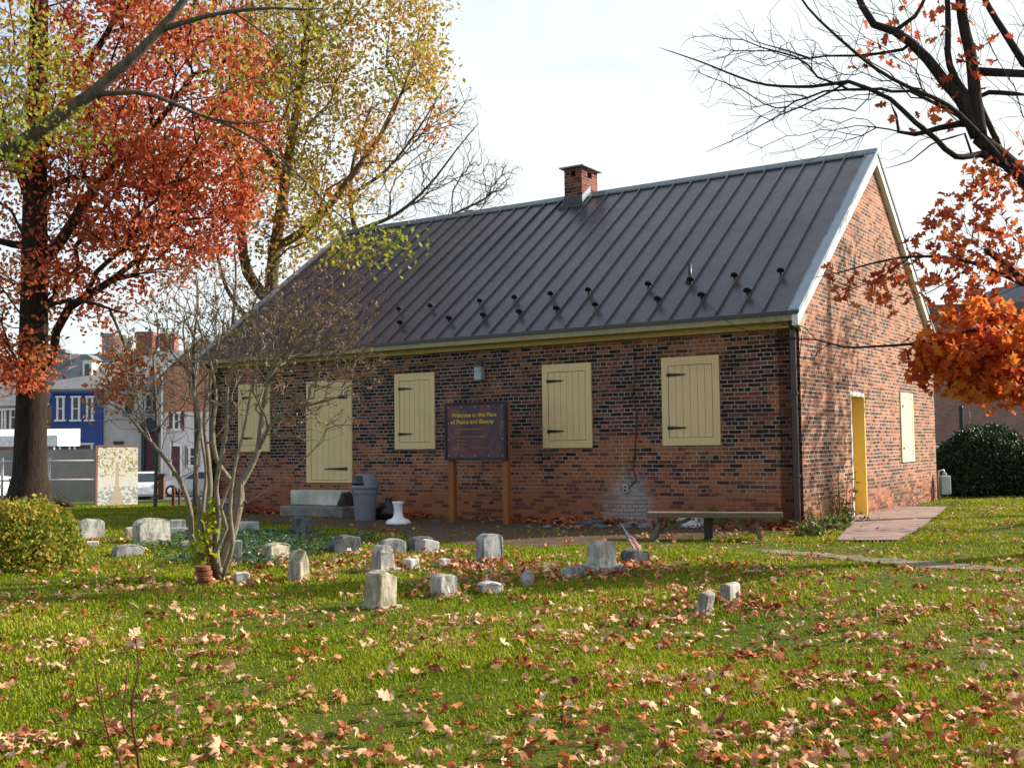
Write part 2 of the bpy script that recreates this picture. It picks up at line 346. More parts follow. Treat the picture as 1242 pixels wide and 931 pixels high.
M['litter_strip']=plain('worn_strip',(.20,.17,.12),.95,.1,.35,5,.7)
def paver():
    t=NT('brick_paving'); b=t.n('ShaderNodeTexBrick'); t.l(t.pos(),b.inputs['Vector']); b.inputs['Scale'].default_value=1; b.inputs['Brick Width'].default_value=.2; b.inputs['Row Height'].default_value=.1; b.inputs['Mortar Size'].default_value=.006
    b.inputs['Color1'].default_value=(.25,.165,.14,1); b.inputs['Color2'].default_value=(.33,.23,.195,1); b.inputs['Mortar'].default_value=(.20,.15,.12,1)
    col=t.mix(1.,b.outputs['Color'],t.ramp(t.noise(2.5,5,.65),[(.3,.7),(.7,1.2)]),'MULTIPLY'); return t.bsdf(col,.9,.2,0,t.bump(b.outputs['Fac'],-.3,.005))
M['paver']=paver()

# ------------------------------------------------------------------ ground and ways
def grid_patch(x0,x1,y0,y1,nx,ny):
    X,Y=np.meshgrid(np.linspace(x0,x1,nx),np.linspace(y0,y1,ny)); return X,Y
def make_ground():
    def axis(lo,hi,dlo,dhi,fine,n):
        mid=np.arange(dlo,dhi,fine); left=dlo-np.geomspace(fine,dlo-lo,n)[::-1]; right=dhi+np.geomspace(fine,hi-dhi,n); return np.concatenate([left,mid,[dhi],right])
    xs=axis(-900,900,-24,24,.3,26); ys=axis(-300,1500,-2,50,.3,26)
    X,Y=np.meshgrid(xs,ys); Z=ground_z(X,Y); V=np.stack([X,Y,Z],-1).reshape(-1,3); nx,ny=len(xs),len(ys)
    i=np.arange(nx-1); j=np.arange(ny-1); I,J=np.meshgrid(i,j); a=(J*nx+I).ravel(); F=np.stack([a,a+1,a+nx+1,a+nx],-1)
    fastmesh('ground',V,F,M['ground'],smooth=True,kind='structure')
make_ground()
def inpoly(px,py,poly):
    x=np.asarray(px);y=np.asarray(py);c=np.zeros(x.shape,bool);n=len(poly)
    for i in range(n):
        (x1,y1),(x2,y2)=poly[i],poly[(i+1)%n]
        k=((y1>y)!=(y2>y)); 
        with np.errstate(divide='ignore',invalid='ignore'): xi=(x2-x1)*(y-y1)/(y2-y1+1e-12)+x1
        c^=k&(x<xi)
    return c
def sheet(name,poly,mat,dz,ragged=.06,res=.12,**kw):
    poly=np.array(poly,float); out=[]
    for i in range(len(poly)):
        p,q=poly[i],poly[(i+1)%len(poly)]; n=max(2,int(np.linalg.norm(q-p)/res))
        for k in range(n):
            c=p+(q-p)*k/n; out.append(c+(RNG.normal(0,ragged,2) if ragged else 0))
    out=np.array(out)
    x0,y0=out.min(0); x1,y1=out.max(0); r=.25 if ragged else .5
    # triangulated through a grid so that it follows the ground
    import mathutils.geometry as mg
    xs=np.arange(x0,x1,r); ys=np.arange(y0,y1,r); gx,gy=np.meshgrid(xs,ys); gx=gx.ravel();gy=gy.ravel(); k=inpoly(gx,gy,out); pts=np.concatenate([out,np.stack([gx[k],gy[k]],-1)])
    n=len(out); res_=mg.delaunay_2d_cdt([Vector(p) for p in pts],[(i,(i+1)%n) for i in range(n)],[],1,1e-5)
    vv=[(v.x,v.y,float(ground_z(v.x,v.y))+dz) for v in res_[0]]; mb=MB(); mb.add(vv,[tuple(f) for f in res_[2]])
    return build(name,mb,mat,loc=(0,0,0),smooth=True,kind='structure',**kw)
def gp(px,py): p=ground_at(px,py); return (p[0],p[1])
dirt_poly=[H(-.4,-.02,0)[:2],H(13.4,-.02,0)[:2],H(13.2,-.9,0)[:2],gp(330,634),gp(420,642),gp(480,648),gp(560,661),gp(660,664),gp(780,657),gp(880,650),gp(958,646)]
sheet('dirt_path',dirt_poly,M['dirt'],.006)
pav_poly=[gp(1015,657),gp(1048,617),gp(1095,615.5),gp(1149,616),gp(1120,640),gp(1090,657)]
sheet('brick_path',pav_poly,M['paver'],.03,ragged=.0)
strip_poly=[gp(930,667),gp(1000,671),gp(1100,680),gp(1200,687),gp(1245,688),gp(1245,693),gp(1180,692),gp(1090,686),gp(1000,677),gp(930,671)]
sheet('worn_path',strip_poly,M['litter_strip'],.012,ragged=.05)
mb=MB(); mb.add([(-90,45.5,-1.196),(60,45.5,-1.196),(60,64,-1.196),(-90,64,-1.196)],[(0,1,2,3)]); build('road',mb,M['asphalt'],loc=(0,0,0),kind='structure')
mb=MB(); mb.box((-15,54.6,-1.192),(150,.12,.001)); build('road_line',mb,M['roadline'],loc=(0,0,0),kind='structure')
mb=MB(); mb.box((-15,67.2,-1.13),(150,6.2,.16)); mb.box((-15,44.6,-1.13),(150,1.6,.16)); build('pavement',mb,M['pavement'],loc=(0,0,0),kind='structure')

# ------------------------------------------------------------------ the meeting house
house=root('meeting_house',H(LEN/2,WID/2,0),'long one-storey brick meeting house with black standing-seam metal roof and cream shutters','house')
TH=.36
def shed(b): return HE+(b+OE)*(HR-HE)/(WID/2+OE)        # roof top surface height at depth b
SL=(HR-HE)/(WID/2+OE)
wt=shed(0)-.16
mb=MB()
mb.hbox(0,LEN,0,TH,-.4,wt)                    # long front wall
mb.hbox(0.002,LEN-.002,WID-TH,WID,-.4,wt)
build('wall',mb,M['brick_front'],house)
# gable wall with a real opening for the deep-set door
d0,zt_=inv_gable(1030.5,473); d1,_=inv_gable(1047.5,473); zt_=inv_gable(1040,474)[1]; DZ0=.02; DZ1=zt_-.03
def gable(mb,aout,ain,open_=True):
    def F(pts): # pts in (b,z)
        n=len(pts); A=[H(aout,b,z) for b,z in pts]; B=[H(ain,b,z) for b,z in pts]
        mb.add(A+B,[tuple(range(n)),tuple(range(2*n-1,n-1,-1))]+[((i+1)%n,i,i+n,(i+1)%n+n) for i in range(n)])
    b0,b1=(0.0,WID) 
    if open_:
        F([(b0,-.4),(d0,-.4),(d0,wt),(b0,wt)]); F([(d1,-.4),(b1,-.4),(b1,wt),(d1,wt)]); F([(d0,DZ1),(d1,DZ1),(d1,wt),(d0,wt)]); F([(d0,-.4),(d1,-.4),(d1,DZ0),(d0,DZ0)])
    else: F([(b0,-.4),(b1,-.4),(b1,wt),(b0,wt)])
    F([(b0,wt),(b1,wt),(WID/2,HR-.17)])
mb=MB(); gable(mb,-.003,TH); build('gable_wall',mb,M['brick_gable'],house)
mb=MB(); gable(mb,LEN+.003,LEN-TH,False); build('gable_wall',mb,M['brick_front'],house)
# roof
mb=MB(); t_=.05
def slab(b_e,b_r,a0,a1,th,off=0):
    z=lambda b: shed(b) if b<=WID/2+1e-6 else shed(WID-b)
    P=[(a0,b_e),(a1,b_e),(a1,b_r),(a0,b_r)]
    return [H(a,b,z(b)-th+off) for a,b in P]+[H(a,b,z(b)+off) for a,b in P]
RA0,RA1=-OG,LEN+.12
mb.add(slab(-OE,WID/2,RA0,RA1,t_),[(0,1,2,3),(7,6,5,4),(1,0,4,5),(2,1,5,6),(3,2,6,7),(0,3,7,4)])
mb.add(slab(WID+OE,WID/2,RA0,RA1,t_),[(3,2,1,0),(4,5,6,7),(0,1,5,4),(1,2,6,5),(2,3,7,6),(3,0,4,7)])
a_s1=inv_front(661,406,-OE)[0]; a_s2=inv_front(925,380,-OE)[0]; nse=round((a_s1-a_s2)/.41); dse=(a_s1-a_s2)/nse
seams=[a_s2+k*dse for k in range(-6,60)]; seams=[a for a in seams if RA0+.1<a<RA1-.08]
for a in seams:
    for be in (-OE,WID+OE):
        z=lambda b: shed(b) if b<=WID/2+1e-6 else shed(WID-b)
        w=.014; br=WID/2; k=1 if be<0 else -1
        P=[H(a+w,be,z(be)),H(a-w,be,z(be)),H(a-w,br,z(br)),H(a+w,br,z(br)),H(a+w,be,z(be)+.055),H(a-w,be,z(be)+.055),H(a-w,br,z(br)+.055),H(a+w,br,z(br)+.055)]
        mb.hexa(P)
roof=build('roof',mb,M['roof'],house)
mb=MB()
for k in (1,-1):
    P=[]
    for a in (RA0-.01,RA1+.01):
        br=WID/2; be=br-k*.16
        z1=HR+.055; z2=HR-.16*SL+.05
        P.append([H(a,br,z1),H(a,be,z2),H(a,be,z2-.03),H(a,br,z1-.03)])
    mb.add(P[0]+P[1],[(0,1,2,3),(7,6,5,4),(0,4,5,1),(1,5,6,2),(2,6,7,3),(3,7,4,0)])
build('ridge_cap',mb,metalpaint('ridge_metal',(.10,.13,.145),.3),roof)
# snow guards on alternate seams, two rows
ups=[(490,382),(532,377),(577,372),(624,367),(672.6,362.6),(724,356),(778,350),(833.5,344),(892,337),(955,330)]
los=[(491,399),(535,394),(582,388),(630,384),(680,379.6),(734,374),(790,369),(849,362.6),(910,355.6)]
def inv_roof(px,py):
    d=ray(px,py); n3=np.cross(np.array([*DA,0]),np.array([*(DB),SL])); o=np.array(H(0,-OE,HE)); t=((o-CAM)@n3)/(d@n3); p=CAM+d*t; q=p[:2]-C0; return float(q@DA),float(q@DB),p[2]
gb=[np.median([inv_roof(*p)[1] for p in g]) for g in (ups,los)]
gn=np.array([DB[0]*-SL,DB[1]*-SL,1.0]); gn/=np.linalg.norm(gn); gup=np.array([DB[0],DB[1],SL]); gup/=np.linalg.norm(gup); gA=np.array([*DA,0])
def snow_guard(p):
    mb=MB(); p=np.array(p)+gn*.055
    mb.box(p+gn*.005,(.035,.09,.02),ax=(gA,gup,gn))
    for k in range(7):
        a=math.pi*(k/6)*1.15-.23; mb.box(p+gA*(math.cos(a)*.050)+gn*(.05+math.sin(a)*.044),(.038,.028,.026),ax=(gA,gup,gn))
    mb.box(p+gn*.055,(.095,.012,.08),ax=(gA,gup,gn)); mb.box(p+gn*.05-gup*.012,(.022,.03,.022),ax=(gA,gup,gn))
    return mb
for g,b in ((ups,gb[0]),(los,gb[1])):
    for (px,py) in g:
        a=inv_roof(px,py)[0]; a=min(seams,key=lambda s:abs(s-a)); p=H(a,b,shed(b))
        build('snow_guard',snow_guard(p),M['iron'],roof)
ap,bp,zp=inv_roof(837,341)
mb=MB(); c=H(ap,bp,shed(bp)); mb.tube([np.array(c)-(0,0,.1),np.array(c)+(0,0,.30)],.032,10); mb.lathe(np.array(c)-(0,0,.02),[(.09,-.05),(.085,.02),(.04,.06),(.03,.1)],12); build('vent_pipe',mb,M['dark_metal'],roof,smooth=True)
# eaves: metal drip edge, cream fascia, dark soffit, yellow bed board
mb=MB(); mb.hbox(RA0+.02,RA1-.02,-OE+.012,-OE+.04,HE-.155,HE-.052); build('fascia',mb,M['cream_trim'],house)
mb=MB(); mb.hbox(RA0+.0,RA1,-OE-.02,-OE+.01,HE-.062,HE-.004); build('drip_edge',mb,M['dark_metal'],roof)
mb=MB(); mb.hbox(0.02,LEN-.02,-OE+.042,-.02,HE-.13,HE-.11); build('soffit',mb,M['dark_metal'],house)
mb=MB(); mb.hbox(0.0,LEN,-.12,-.004,HE-.245,HE-.132); build('bed_board',mb,wood('ochre_board',(.50,.35,.12),.6,var=.1),house)
mb=MB(); mb.hbox(RA0+.02,RA1-.02,WID+OE-.04,WID+OE-.012,HE-.19,HE-.052); build('fascia',mb,M['cream_trim'],house)
# rake boards and metal edges on both gables
for aa,s in ((0,-1),(LEN,1)):
    mb=MB(); me_=MB()
    for be,k in ((-OE,1),(WID+OE,-1)):
        z=lambda b: shed(b) if b<=WID/2+1e-6 else shed(WID-b)
        br=WID/2; o0,o1=aa+s*.006,aa+s*.103
        P=[H(o0,be,z(be)-.24),H(o1,be,z(be)-.24),H(o1,br,z(br)-.26),H(o0,br,z(br)-.26),H(o0,be,z(be)-.053),H(o1,be,z(be)-.053),H(o1,br,z(br)-.053),H(o0,br,z(br)-.053)]
        mb.hexa(P)
        e0,e1=aa+s*.125,aa+s*.02
        P=[H(e0,be-.005*k,z(be)-.056),H(e1,be-.005*k,z(be)-.052),H(e1,br,z(br)-.052),H(e0,br,z(br)-.056),H(e0,be,z(be)+.03),H(e1-s*.10,be,z(be)+.03),H(e1-s*.10,br,z(br)+.03),H(e0,br,z(br)+.03)]
        me_.hexa(P)
    build('rake_board',mb,M['white'],house); build('rake_edge',me_,M['edge_metal'],roof)
mb=MB()   # boxed eave return at the near corner
mb.add([H(-.05,-OE+.045,HE-.13),H(-.05,-.01,HE-.30),H(-.05,.30,HE-.02),H(-.05,-OE+.045,HE-.03),H(.0,-OE+.045,HE-.13),H(.0,-.01,HE-.30),H(.0,.30,HE-.02),H(.0,-OE+.045,HE-.03)],[(0,1,2,3),(7,6,5,4),(0,4,5,1),(1,5,6,2),(2,6,7,3),(3,7,4,0)])
build('eave_return',mb,M['cream_trim'],house)
# downspouts
def downspout(a,label=None):
    mb=MB(); mb.hbox(a-.045,a+.045,-.10,-.025,.06,HE-.25); mb.hbox(a-.045,a+.045,-.22,-.06,.0,.09)
    mb.tube([H(a,-.06,HE-.27),H(a,-.2,HE-.16),H(a,-.25,HE-.10)],.04,8)
    for z in (.8,2.1): mb.hbox(a-.06,a+.06,-.108,-.012,z,z+.04)
    return build('downspout',mb,M['brown_metal'],house,bevel=.008,label=label)
downspout(inv_front(967.5,560)[0]); downspout(LEN-.12)
# shutters (closed) with strap hinges
def strap(mb,x0,z,w,plane,b,flip=1):
    h=.030
    pts=[(x0,z-h),(x0,z+h),(x0+flip*w,z+.010),(x0+flip*(w+.02),z),(x0+flip*w,z-.010)]
    if plane=='f': P=lambda x,zz,d: H(x,-d,zz)
    else: P=lambda x,zz,d: H(-d,x,zz)
    A=[P(x,zz,b) for x,zz in pts]; B=[P(x,zz,b+.012) for x,zz in pts]; n=len(pts)
    mb.add(A+B,[tuple(range(n)),tuple(range(2*n-1,n-1,-1))]+[((i+1)%n,i,i+n,(i+1)%n+n) for i in range(n)])
    return mb
def fbox(mb,plane,x0,x1,z0,z1,d0_,d1_):
    if plane=='f': mb.hbox(x0,x1,-d1_,-d0_,z0,z1)
    else: mb.hexa([H(-d1_,x0,z0),H(-d1_,x1,z0),H(-d0_,x1,z0),H(-d0_,x0,z0),H(-d1_,x0,z1),H(-d1_,x1,z1),H(-d0_,x1,z1),H(-d0_,x0,z1)])
    return mb
def shutter(name,child,plane,x0,x1,z0,z1,fw=.105,top=.10,bot=.10,boards=5,hl=.36,hinge_side=1,mat=None,hz=(.2,.8),parent=None,sill=True):
    mat=mat or M['cream']; mb=MB(); base=-.01
    fbox(mb,plane,x0,x0+fw,z0,z1,base,.030); fbox(mb,plane,x1-fw,x1,z0,z1,base,.030); fbox(mb,plane,x0+fw,x1-fw,z1-top,z1,base,.028); fbox(mb,plane,x0+fw,x1-fw,z0,z0+bot,base,.028)
    fr=build(name,mb,mat,house,bevel=.004)
    mb=MB(); g=.008; n=boards; xs=np.linspace(x0+fw+g,x1-fw-g,n+1)
    fbox(mb,plane,x0+fw,x1-fw,z0+bot,z1-top,base,.004); mb.mi=1; nb=len(mb.f)
    for i in range(n): fbox(mb,plane,xs[i]+.003,xs[i+1]-.003,z0+bot+g,z1-top-g,.004,.022)
    mb.m=[0]*nb+[1]*(len(mb.f)-nb)
    build(child,mb,[M['cream_line'],mat],fr,bevel=.002)
    H_=z1-z0
    for k in hz:
        mb=MB(); hx=x1-fw+.02 if hinge_side>0 else x0+fw-.02
        strap(mb,hx,z0+H_*k,hl,plane,.0235,-1 if hinge_side>0 else 1); build('hinge',mb,M['iron'],fr)
    return fr
wa=[(803.5,873.5,540,432),(658.7,718.3,543,441),(479.5,528,544.5,452.5),(290,328,547.5,465.5)]
for i,(xa,xb,yb,yt) in enumerate(wa):
    A1=inv_front(xa,(yb+yt)/2)[0]; A0=inv_front(xb,(yb+yt)/2)[0]; z0=np.mean([inv_front(xa,yb)[1],inv_front(xb,yb)[1]]); z1=np.mean([inv_front(xa,yt)[1],inv_front(xb,yt)[1]])
    shutter('window','shutter','f',A0,A1,z0,z1,fw=.12,top=.14,bot=.13,boards=6,hl=.33)
A1=inv_front(372.5,520)[0]; A0=inv_front(427.5,520)[0]; z0=np.mean([inv_front(372.5,585)[1],inv_front(427.5,585)[1]]); z1=inv_front(400,461.5)[1]
dr=shutter('door','door_leaf','f',A0,A1,z0,z1,fw=.13,top=.14,bot=.05,boards=6,hl=.62,hinge_side=-1,hz=(.135,.83))
W0,wz1=inv_gable(1090.5,475.5); W1,_=inv_gable(1105.5,476); wz0=inv_gable(1100,560)[1]
shutter('window','shutter','g',W0,W1,wz0,wz1,fw=.10,top=.11,bot=.15,boards=3,hl=.12,hinge_side=-1,mat=wood('pale_cream_paint',(.70,.66,.46),.5,var=.06))
# deep-set gable door: yellow reveals, white frame and panelled leaf
mb=MB(); D=TH-.07
def gb_(mb,b0,b1,z0,z1,a0,a1): return mb.hexa([H(a0,b0,z0),H(a0,b1,z0),H(a1,b1,z0),H(a1,b0,z0),H(a0,b0,z1),H(a0,b1,z1),H(a1,b1,z1),H(a1,b0,z1)])
gb_(mb,d0+.001,d1-.001,DZ0,DZ1-.06,D,D+.05)
gd=build('door',mb,M['yellow'],house)
mb=MB(); gb_(mb,d0+.0,d0+.05,DZ0,DZ1,-.012,.05); gb_(mb,d0+.05,d1-.05,DZ1-.07,DZ1,-.010,.05); build('door_frame',mb,M['white'],gd)
mb=MB(); gb_(mb,d1-.05,d1,DZ0,DZ1,-.012,D); gb_(mb,d0,d0+.045,DZ0,DZ1-.07,.052,D); gb_(mb,d0+.05,d1-.05,DZ1-.04,DZ1-.002,.052,D); build('reveal',mb,M['yellow'],gd)
mb=MB(); 
for z in (.3,1.15): gb_(mb,d0+.12,d1-.12,z,z+.7,D-.012,D-.001)
build('door_panel',mb,M['yellow'],gd)
mb=MB(); p=np.array(H(D-.05,d0+.1,1.05)); mb.lathe(p,[(.0,-.03),(.03,-.02),(.035,0),(.03,.02),(.0,.03)],10); build('handle',mb,M['iron'],gd,smooth=True)
# chimney astride the ridge
ca1=None
def chimney():
    bf=WID/2-.36
    # find a so that the front-right edge falls at px 705.5
    best=min(np.arange(2,9,.01),key=lambda a: abs(proj(H(a,bf,HR+.4))[0]-705.5)); a0=best
    a1=min(np.arange(a0,a0+2,.01),key=lambda a: abs(proj(H(a,bf,HR+.4))[0]-684.5))
    bb=bf+min(1.2,max(.5,.72)); ztop=min(np.arange(HR,HR+2,.01),key=lambda z: abs(proj(H(a0,bf,z))[1]-202))
    w=a1-a0; d=bb-bf; zb=shed(bf)-.15; zo=ztop-.20
    mb=MB(); mb.hbox(a0,a1,bf,bb,zb,zo-.0)
    pw,pd=w*.36,d*.36
    for (x0,x1) in ((a0,a0+pw),(a1-pw,a1)):
        for (y0,y1) in ((bf,bf+pd),(bb-pd,bb)): mb.hbox(x0,x1,y0,y1,zo+.001,zo+.13)
    mb.hbox(a0,a1,bf,bb,zo+.131,ztop)
    ch=build('chimney',mb,M['brick_chimney'],house)
    mb=MB(); o=.09; mb.hbox(a0-o,a1+o,bf-o,bb+o,ztop+.002,ztop+.03)
    c=H((a0+a1)/2,(bf+bb)/2,ztop+.085); q=[H(a1+o,bf-o,ztop+.031),H(a0-o,bf-o,ztop+.031),H(a0-o,bb+o,ztop+.031),H(a1+o,bb+o,ztop+.031)]
    mb.add(q+[c],[(0,1,4),(1,2,4),(2,3,4),(3,0,4),(3,2,1,0)]); build('cap',mb,M['edge_metal'],ch)
    mb=MB(); mb.hbox(a0-.02,a1+.02,bf-.03,bf-.002,shed(bf)-.02,shed(bf)+.17); mb.hbox(a0-.10,a1+.10,bf-.14,bf-.031,shed(bf-.10)-.02,shed(bf-.10)+.05)
    build('flashing',mb,M['dark_metal'],ch)
    mb=MB()
    P=[(bf-.03,shed(bf)+.0),(WID/2,HR+.0),(WID/2,HR+.20),(bf-.03,shed(bf)+.19)]
    for x0,x1 in ((a0-.022,a0-.004),(a1+.004,a1+.022)): mb.add([H(x0,b,z) for b,z in P]+[H(x1,b,z) for b,z in P],[(0,1,2,3),(7,6,5,4),(0,4,5,1),(1,5,6,2),(2,6,7,3),(3,7,4,0)])
    build('flashing',mb,M['edge_metal'],ch)
chimney()
# wall lamp, cables, outlet
a,z=inv_front(584.5,453); mb=MB(); fbox(mb,'f',a-.085,a+.085,z-.12,z+.12,.02,.15); lamp=build('wall_lamp',mb,M['lamp_grey'],house,bevel=.015)
mb=MB(); fbox(mb,'f',a-.03,a+.03,z+.12,z+.22,.0,.06); build('bracket',mb,M['dark_metal'],lamp)
mb=MB(); fbox(mb,'f',a-.075,a+.075,z-.123,z-.10,.03,.14); build('lens',mb,M['white'],lamp)
mb=MB(); pts=[inv_front(x,y) for x,y in ((597,436),(560,438.5),(530,441),(500,444),(465,443.5),(430,446),(380,449),(330,452))]; mb.tube([H(a,-.02,z) for a,z in pts],.010,6); build('cable',mb,plain('tan_cable',(.25,.19,.11)),house,smooth=True)
mb=MB(); pts=[inv_front(x,y) for x,y in ((770,428),(771,455),(767,480),(773,500),(771,535),(769,570),(772,583),(762,592))]; mb.tube([H(a,-.014,z) for a,z in pts],.009,6); build('cable',mb,M['black_plastic'],house,smooth=True)
a,z=inv_front(759.5,592); mb=MB(); fbox(mb,'f',a-.05,a+.05,z-.075,z+.075,.0,.04); ol=build('outlet',mb,M['lamp_grey'],house,bevel=.006)
for dz in (-.03,.03):
    mb=MB(); fbox(mb,'f',a-.022,a+.022,z+dz-.018,z+dz+.018,.041,.046); build('socket',mb,M['black_plastic'],ol)
# ------------------------------------------------------------------ gravestones
def stone_outline(kind,w,h,n=10):
    x=w/2
    if kind=='arch':   top=[(x*math.cos(t),h-w*.18+w*.18*math.sin(t)) for t in np.linspace(0,math.pi,n)]
    elif kind=='round':top=[(x*math.cos(t),h-min(x,h*.6)+min(x,h*.6)*math.sin(t)) for t in np.linspace(0,math.pi,n+4)]
    elif kind=='shoulder': top=[(x,h*.80),(x*.93,h*.88)]+[(x*.80*math.cos(t),h*.90+h*.10*math.sin(t)) for t in np.linspace(0,math.pi,n)]+[(-x*.93,h*.88),(-x,h*.80)]
    elif kind=='point': top=[(x*.92,h*.62),(0,h),(-x*.92,h*.62)]
    elif kind=='slant': top=[(x,h*.84),(-x*.4,h),(-x,h*.93)]
    elif kind=='lobes': top=[(x,h*.88),(x*.1,h),(-x*.35,h*.98),(-x*.45,h*.86),(-x*.8,h*.72),(-x,h*.5)]
    else: top=[(x,h*.97),(x*.1,h),(-x,h*.96)]
    return [(-x,-.12),(x,-.12)]+top
def gravestone(label,px0,px1,yt,yb,kind,mat,th=.14,yaw=28,tilt=0,lean=0,base=None,cat='gravestone',name='gravestone',group='gravestones on the lawn',bevel=.012,rough=.006):
    P=ground_at((px0+px1)/2,yb); sc_=FPX/np.dot(P-CAM,FWD); y=R(yaw+(12 if yaw>0 else 0)); W=(px1-px0)/sc_; h=(yb-yt)/sc_
    vx=math.cos(y); vy=math.sin(y)
    w=max(.09,(W-th*abs(math.sin(y)))/abs(math.cos(y)))
    bh=0
    if base: bh=base[1]/sc_; h-=bh
    ux=np.array((vx,vy,0)); uy=np.array((-vy,vx,0)); uz=np.array((0,0,1.))
    P=P+uy*th*.5*0
    t=R(tilt); l=R(lean)
    uzz=uz*math.cos(l)*math.cos(t)+ux*math.sin(l)+uy*math.sin(t); uzz/=np.linalg.norm(uzz)
    uxx=ux-uzz*(ux@uzz); uxx/=np.linalg.norm(uxx); uyy=np.cross(uzz,uxx)
    def jit(me,s):
        for v in me.vertices:
            q=v.co; n=math.sin(q.x*37+q.y*19+q.z*23)+math.sin(q.x*71-q.z*53+q.y*11); v.co+=Vector((n*s,-n*s*.5,n*s*.7*math.sin(q.x*29)))
    mb=MB(); mb.prism(stone_outline(kind,w,h),P+uz*bh-uyy*th/2,uxx,uzz,uyy,th)
    if base:
        r=root(name,P,label,cat,group)
        s=build('stone_body',mb,mat,r,bevel=bevel)
        mb=MB(); bw=base[0]/sc_; mb.box(P+uz*(bh/2-.04),(bw,th+.13,bh+.08),rz=y); b=build('base',mb,mat,r,bevel=bevel); jit(b.data,rough)
    else:
        s=build(name,mb,mat,None,bevel=bevel,loc=P,label=label,cat=cat,group=group)
    jit(s.data,rough*min(1,h/.3))
    return s
G=gravestone; A_,B_,C_,D_,E_=[M['stone_'+k] for k in 'abcde']
G('grey-tan upright gravestone with a gently arched top, the farthest left on the lawn',95.5,125,629,652,'arch',A_,.16,30)
G('small cream marker peeping out left of the widest arched gravestone',151,166,639,651,'block',E_,.12,20)
G('widest gravestone, thick with a broad arched top, on the left of the lawn',163,205,628,658,'arch',A_,.22,34)
G('pale stone block under a thin flat slab, right behind the widest arched gravestone',204,226,630,648,'block',B_,.18,15,base=(20,9))
G('low rounded grey gravestone sunk in ivy in front of the widest arched gravestone',136,175,660,673,'arch',B_,.2,25)
G('tiny white stone lying in grass near the farthest left gravestone',104,121,656,663,'block',D_,.12,10)
G('low long stone in the ivy just left of the bare shrub',217,246,655,666,'arch',B_,.14,20)
G('broad flat-topped grey gravestone in the shade right behind the bare shrub',284,315,632,649,'block',B_,.2,15)
G('narrow grey gravestone half hidden by the stems of the bare shrub',281,295,655,682,'block',B_,.16,5)
G('dark slate gravestone with a slanting top, in front of the stone steps',354,379,626,650,'slant',C_,.16,24,base=(36,3.5))
G('squat yellowish block gravestone with a dark left side, between shrub and tall pointed stone',318,353,658,681,'arch',E_,.2,34)
G('narrow dark gravestone with a pointed top and green-tinged face, standing nearest the shrub',349,375,667,704,'point',E_,.17,52,lean=2)
G('white rubble block with pink leaves on it at the foot of the shrub',281,305,694,706,'block',D_,.2,10,rough=.02)
G('dark grey low gravestone with a stepped, broken-looking top left of the rounded one',398,438,649,670,'lobes',C_,.2,20,rough=.012)
G('bell-shaped rounded gravestone on a dark low slab, behind the leaning square one',450,479,661,692,'round',A_,.2,26,base=(38,3.5))
G('wide low arched gravestone directly behind the bell-shaped one',459,493,653,670,'arch',B_,.16,15)
G('dark arched gravestone with a small white stone leaning on its front',494,527,650,668,'arch',C_,.18,30,lean=-3)
G('small bluish-white stone leaning against the dark arched gravestone',509,532,653.5,670.5,'slant',D_,.12,20,lean=4)
G('small square white footstone right of the bell-shaped gravestone',488,509,677,688,'block',D_,.16,26)
G('smallest white footstone among dry leaves, below the dark arched gravestone',531,547,677,687,'block',D_,.14,15)
G('upright grey gravestone with rounded shoulders standing below the welcome sign',577,611,647,680,'shoulder',B_,.17,26)
G('large leaning square gravestone with a bright top, its slab base sticking out on the left',441,481,693,736,'slant',E_,.22,36,lean=5,base=(30,4))
G('pale block gravestone with a low arched top right of the large leaning one',522,555,696,723,'arch',A_,.16,30)
G('flat white stone lying in the grass under dry leaves, at the middle of the lawn',578,612,705,717,'arch',D_,.25,5,rough=.02)
G('small rough grey stone standing alone in the middle of the lawn',631,649,692,709,'round',B_,.1,8,rough=.015)
G('low rough grey stone just left of the gravestone on a plinth',680,708,686.5,700,'lobes',B_,.16,5,rough=.015)
G('tall grey gravestone on a stepped plinth, left of the little flag',712,748,656,693,'shoulder',A_,.19,30,base=(42,9))
G('dark low rounded gravestone just behind the little flag',753,788,666,684,'arch',C_,.25,20)
G('small pale marker tilting to the right beside the short upright marker',842,864,717,745,'block',A_,.12,-42,lean=14)
G('short upright marker with a bright white top, right of the tilting one',875,897,707,729,'arch',A_,.2,-38)
G('small dark stone at the edge of the bare earth under the sign, left post side',524,534,630,637,'block',C_,.1,0)
# slab bench-like stone at the left end of the wall
P=ground_at(279,622); s_=FPX/np.dot(P-CAM,FWD); r=root('stone_bench',P,'bluish grey stone slab on a block against the left end of the brick wall','bench')
mb=MB(); mb.box(P+np.array((0,0,.26)),(36/s_,.4,.09),rz=-YAW); build('slab',mb,M['stone_b'],r,bevel=.015)
mb=MB(); mb.box(P+np.array((0,0,.10)),(22/s_,.28,.24),rz=-YAW); build('block',mb,M['stone_c'],r,bevel=.015)
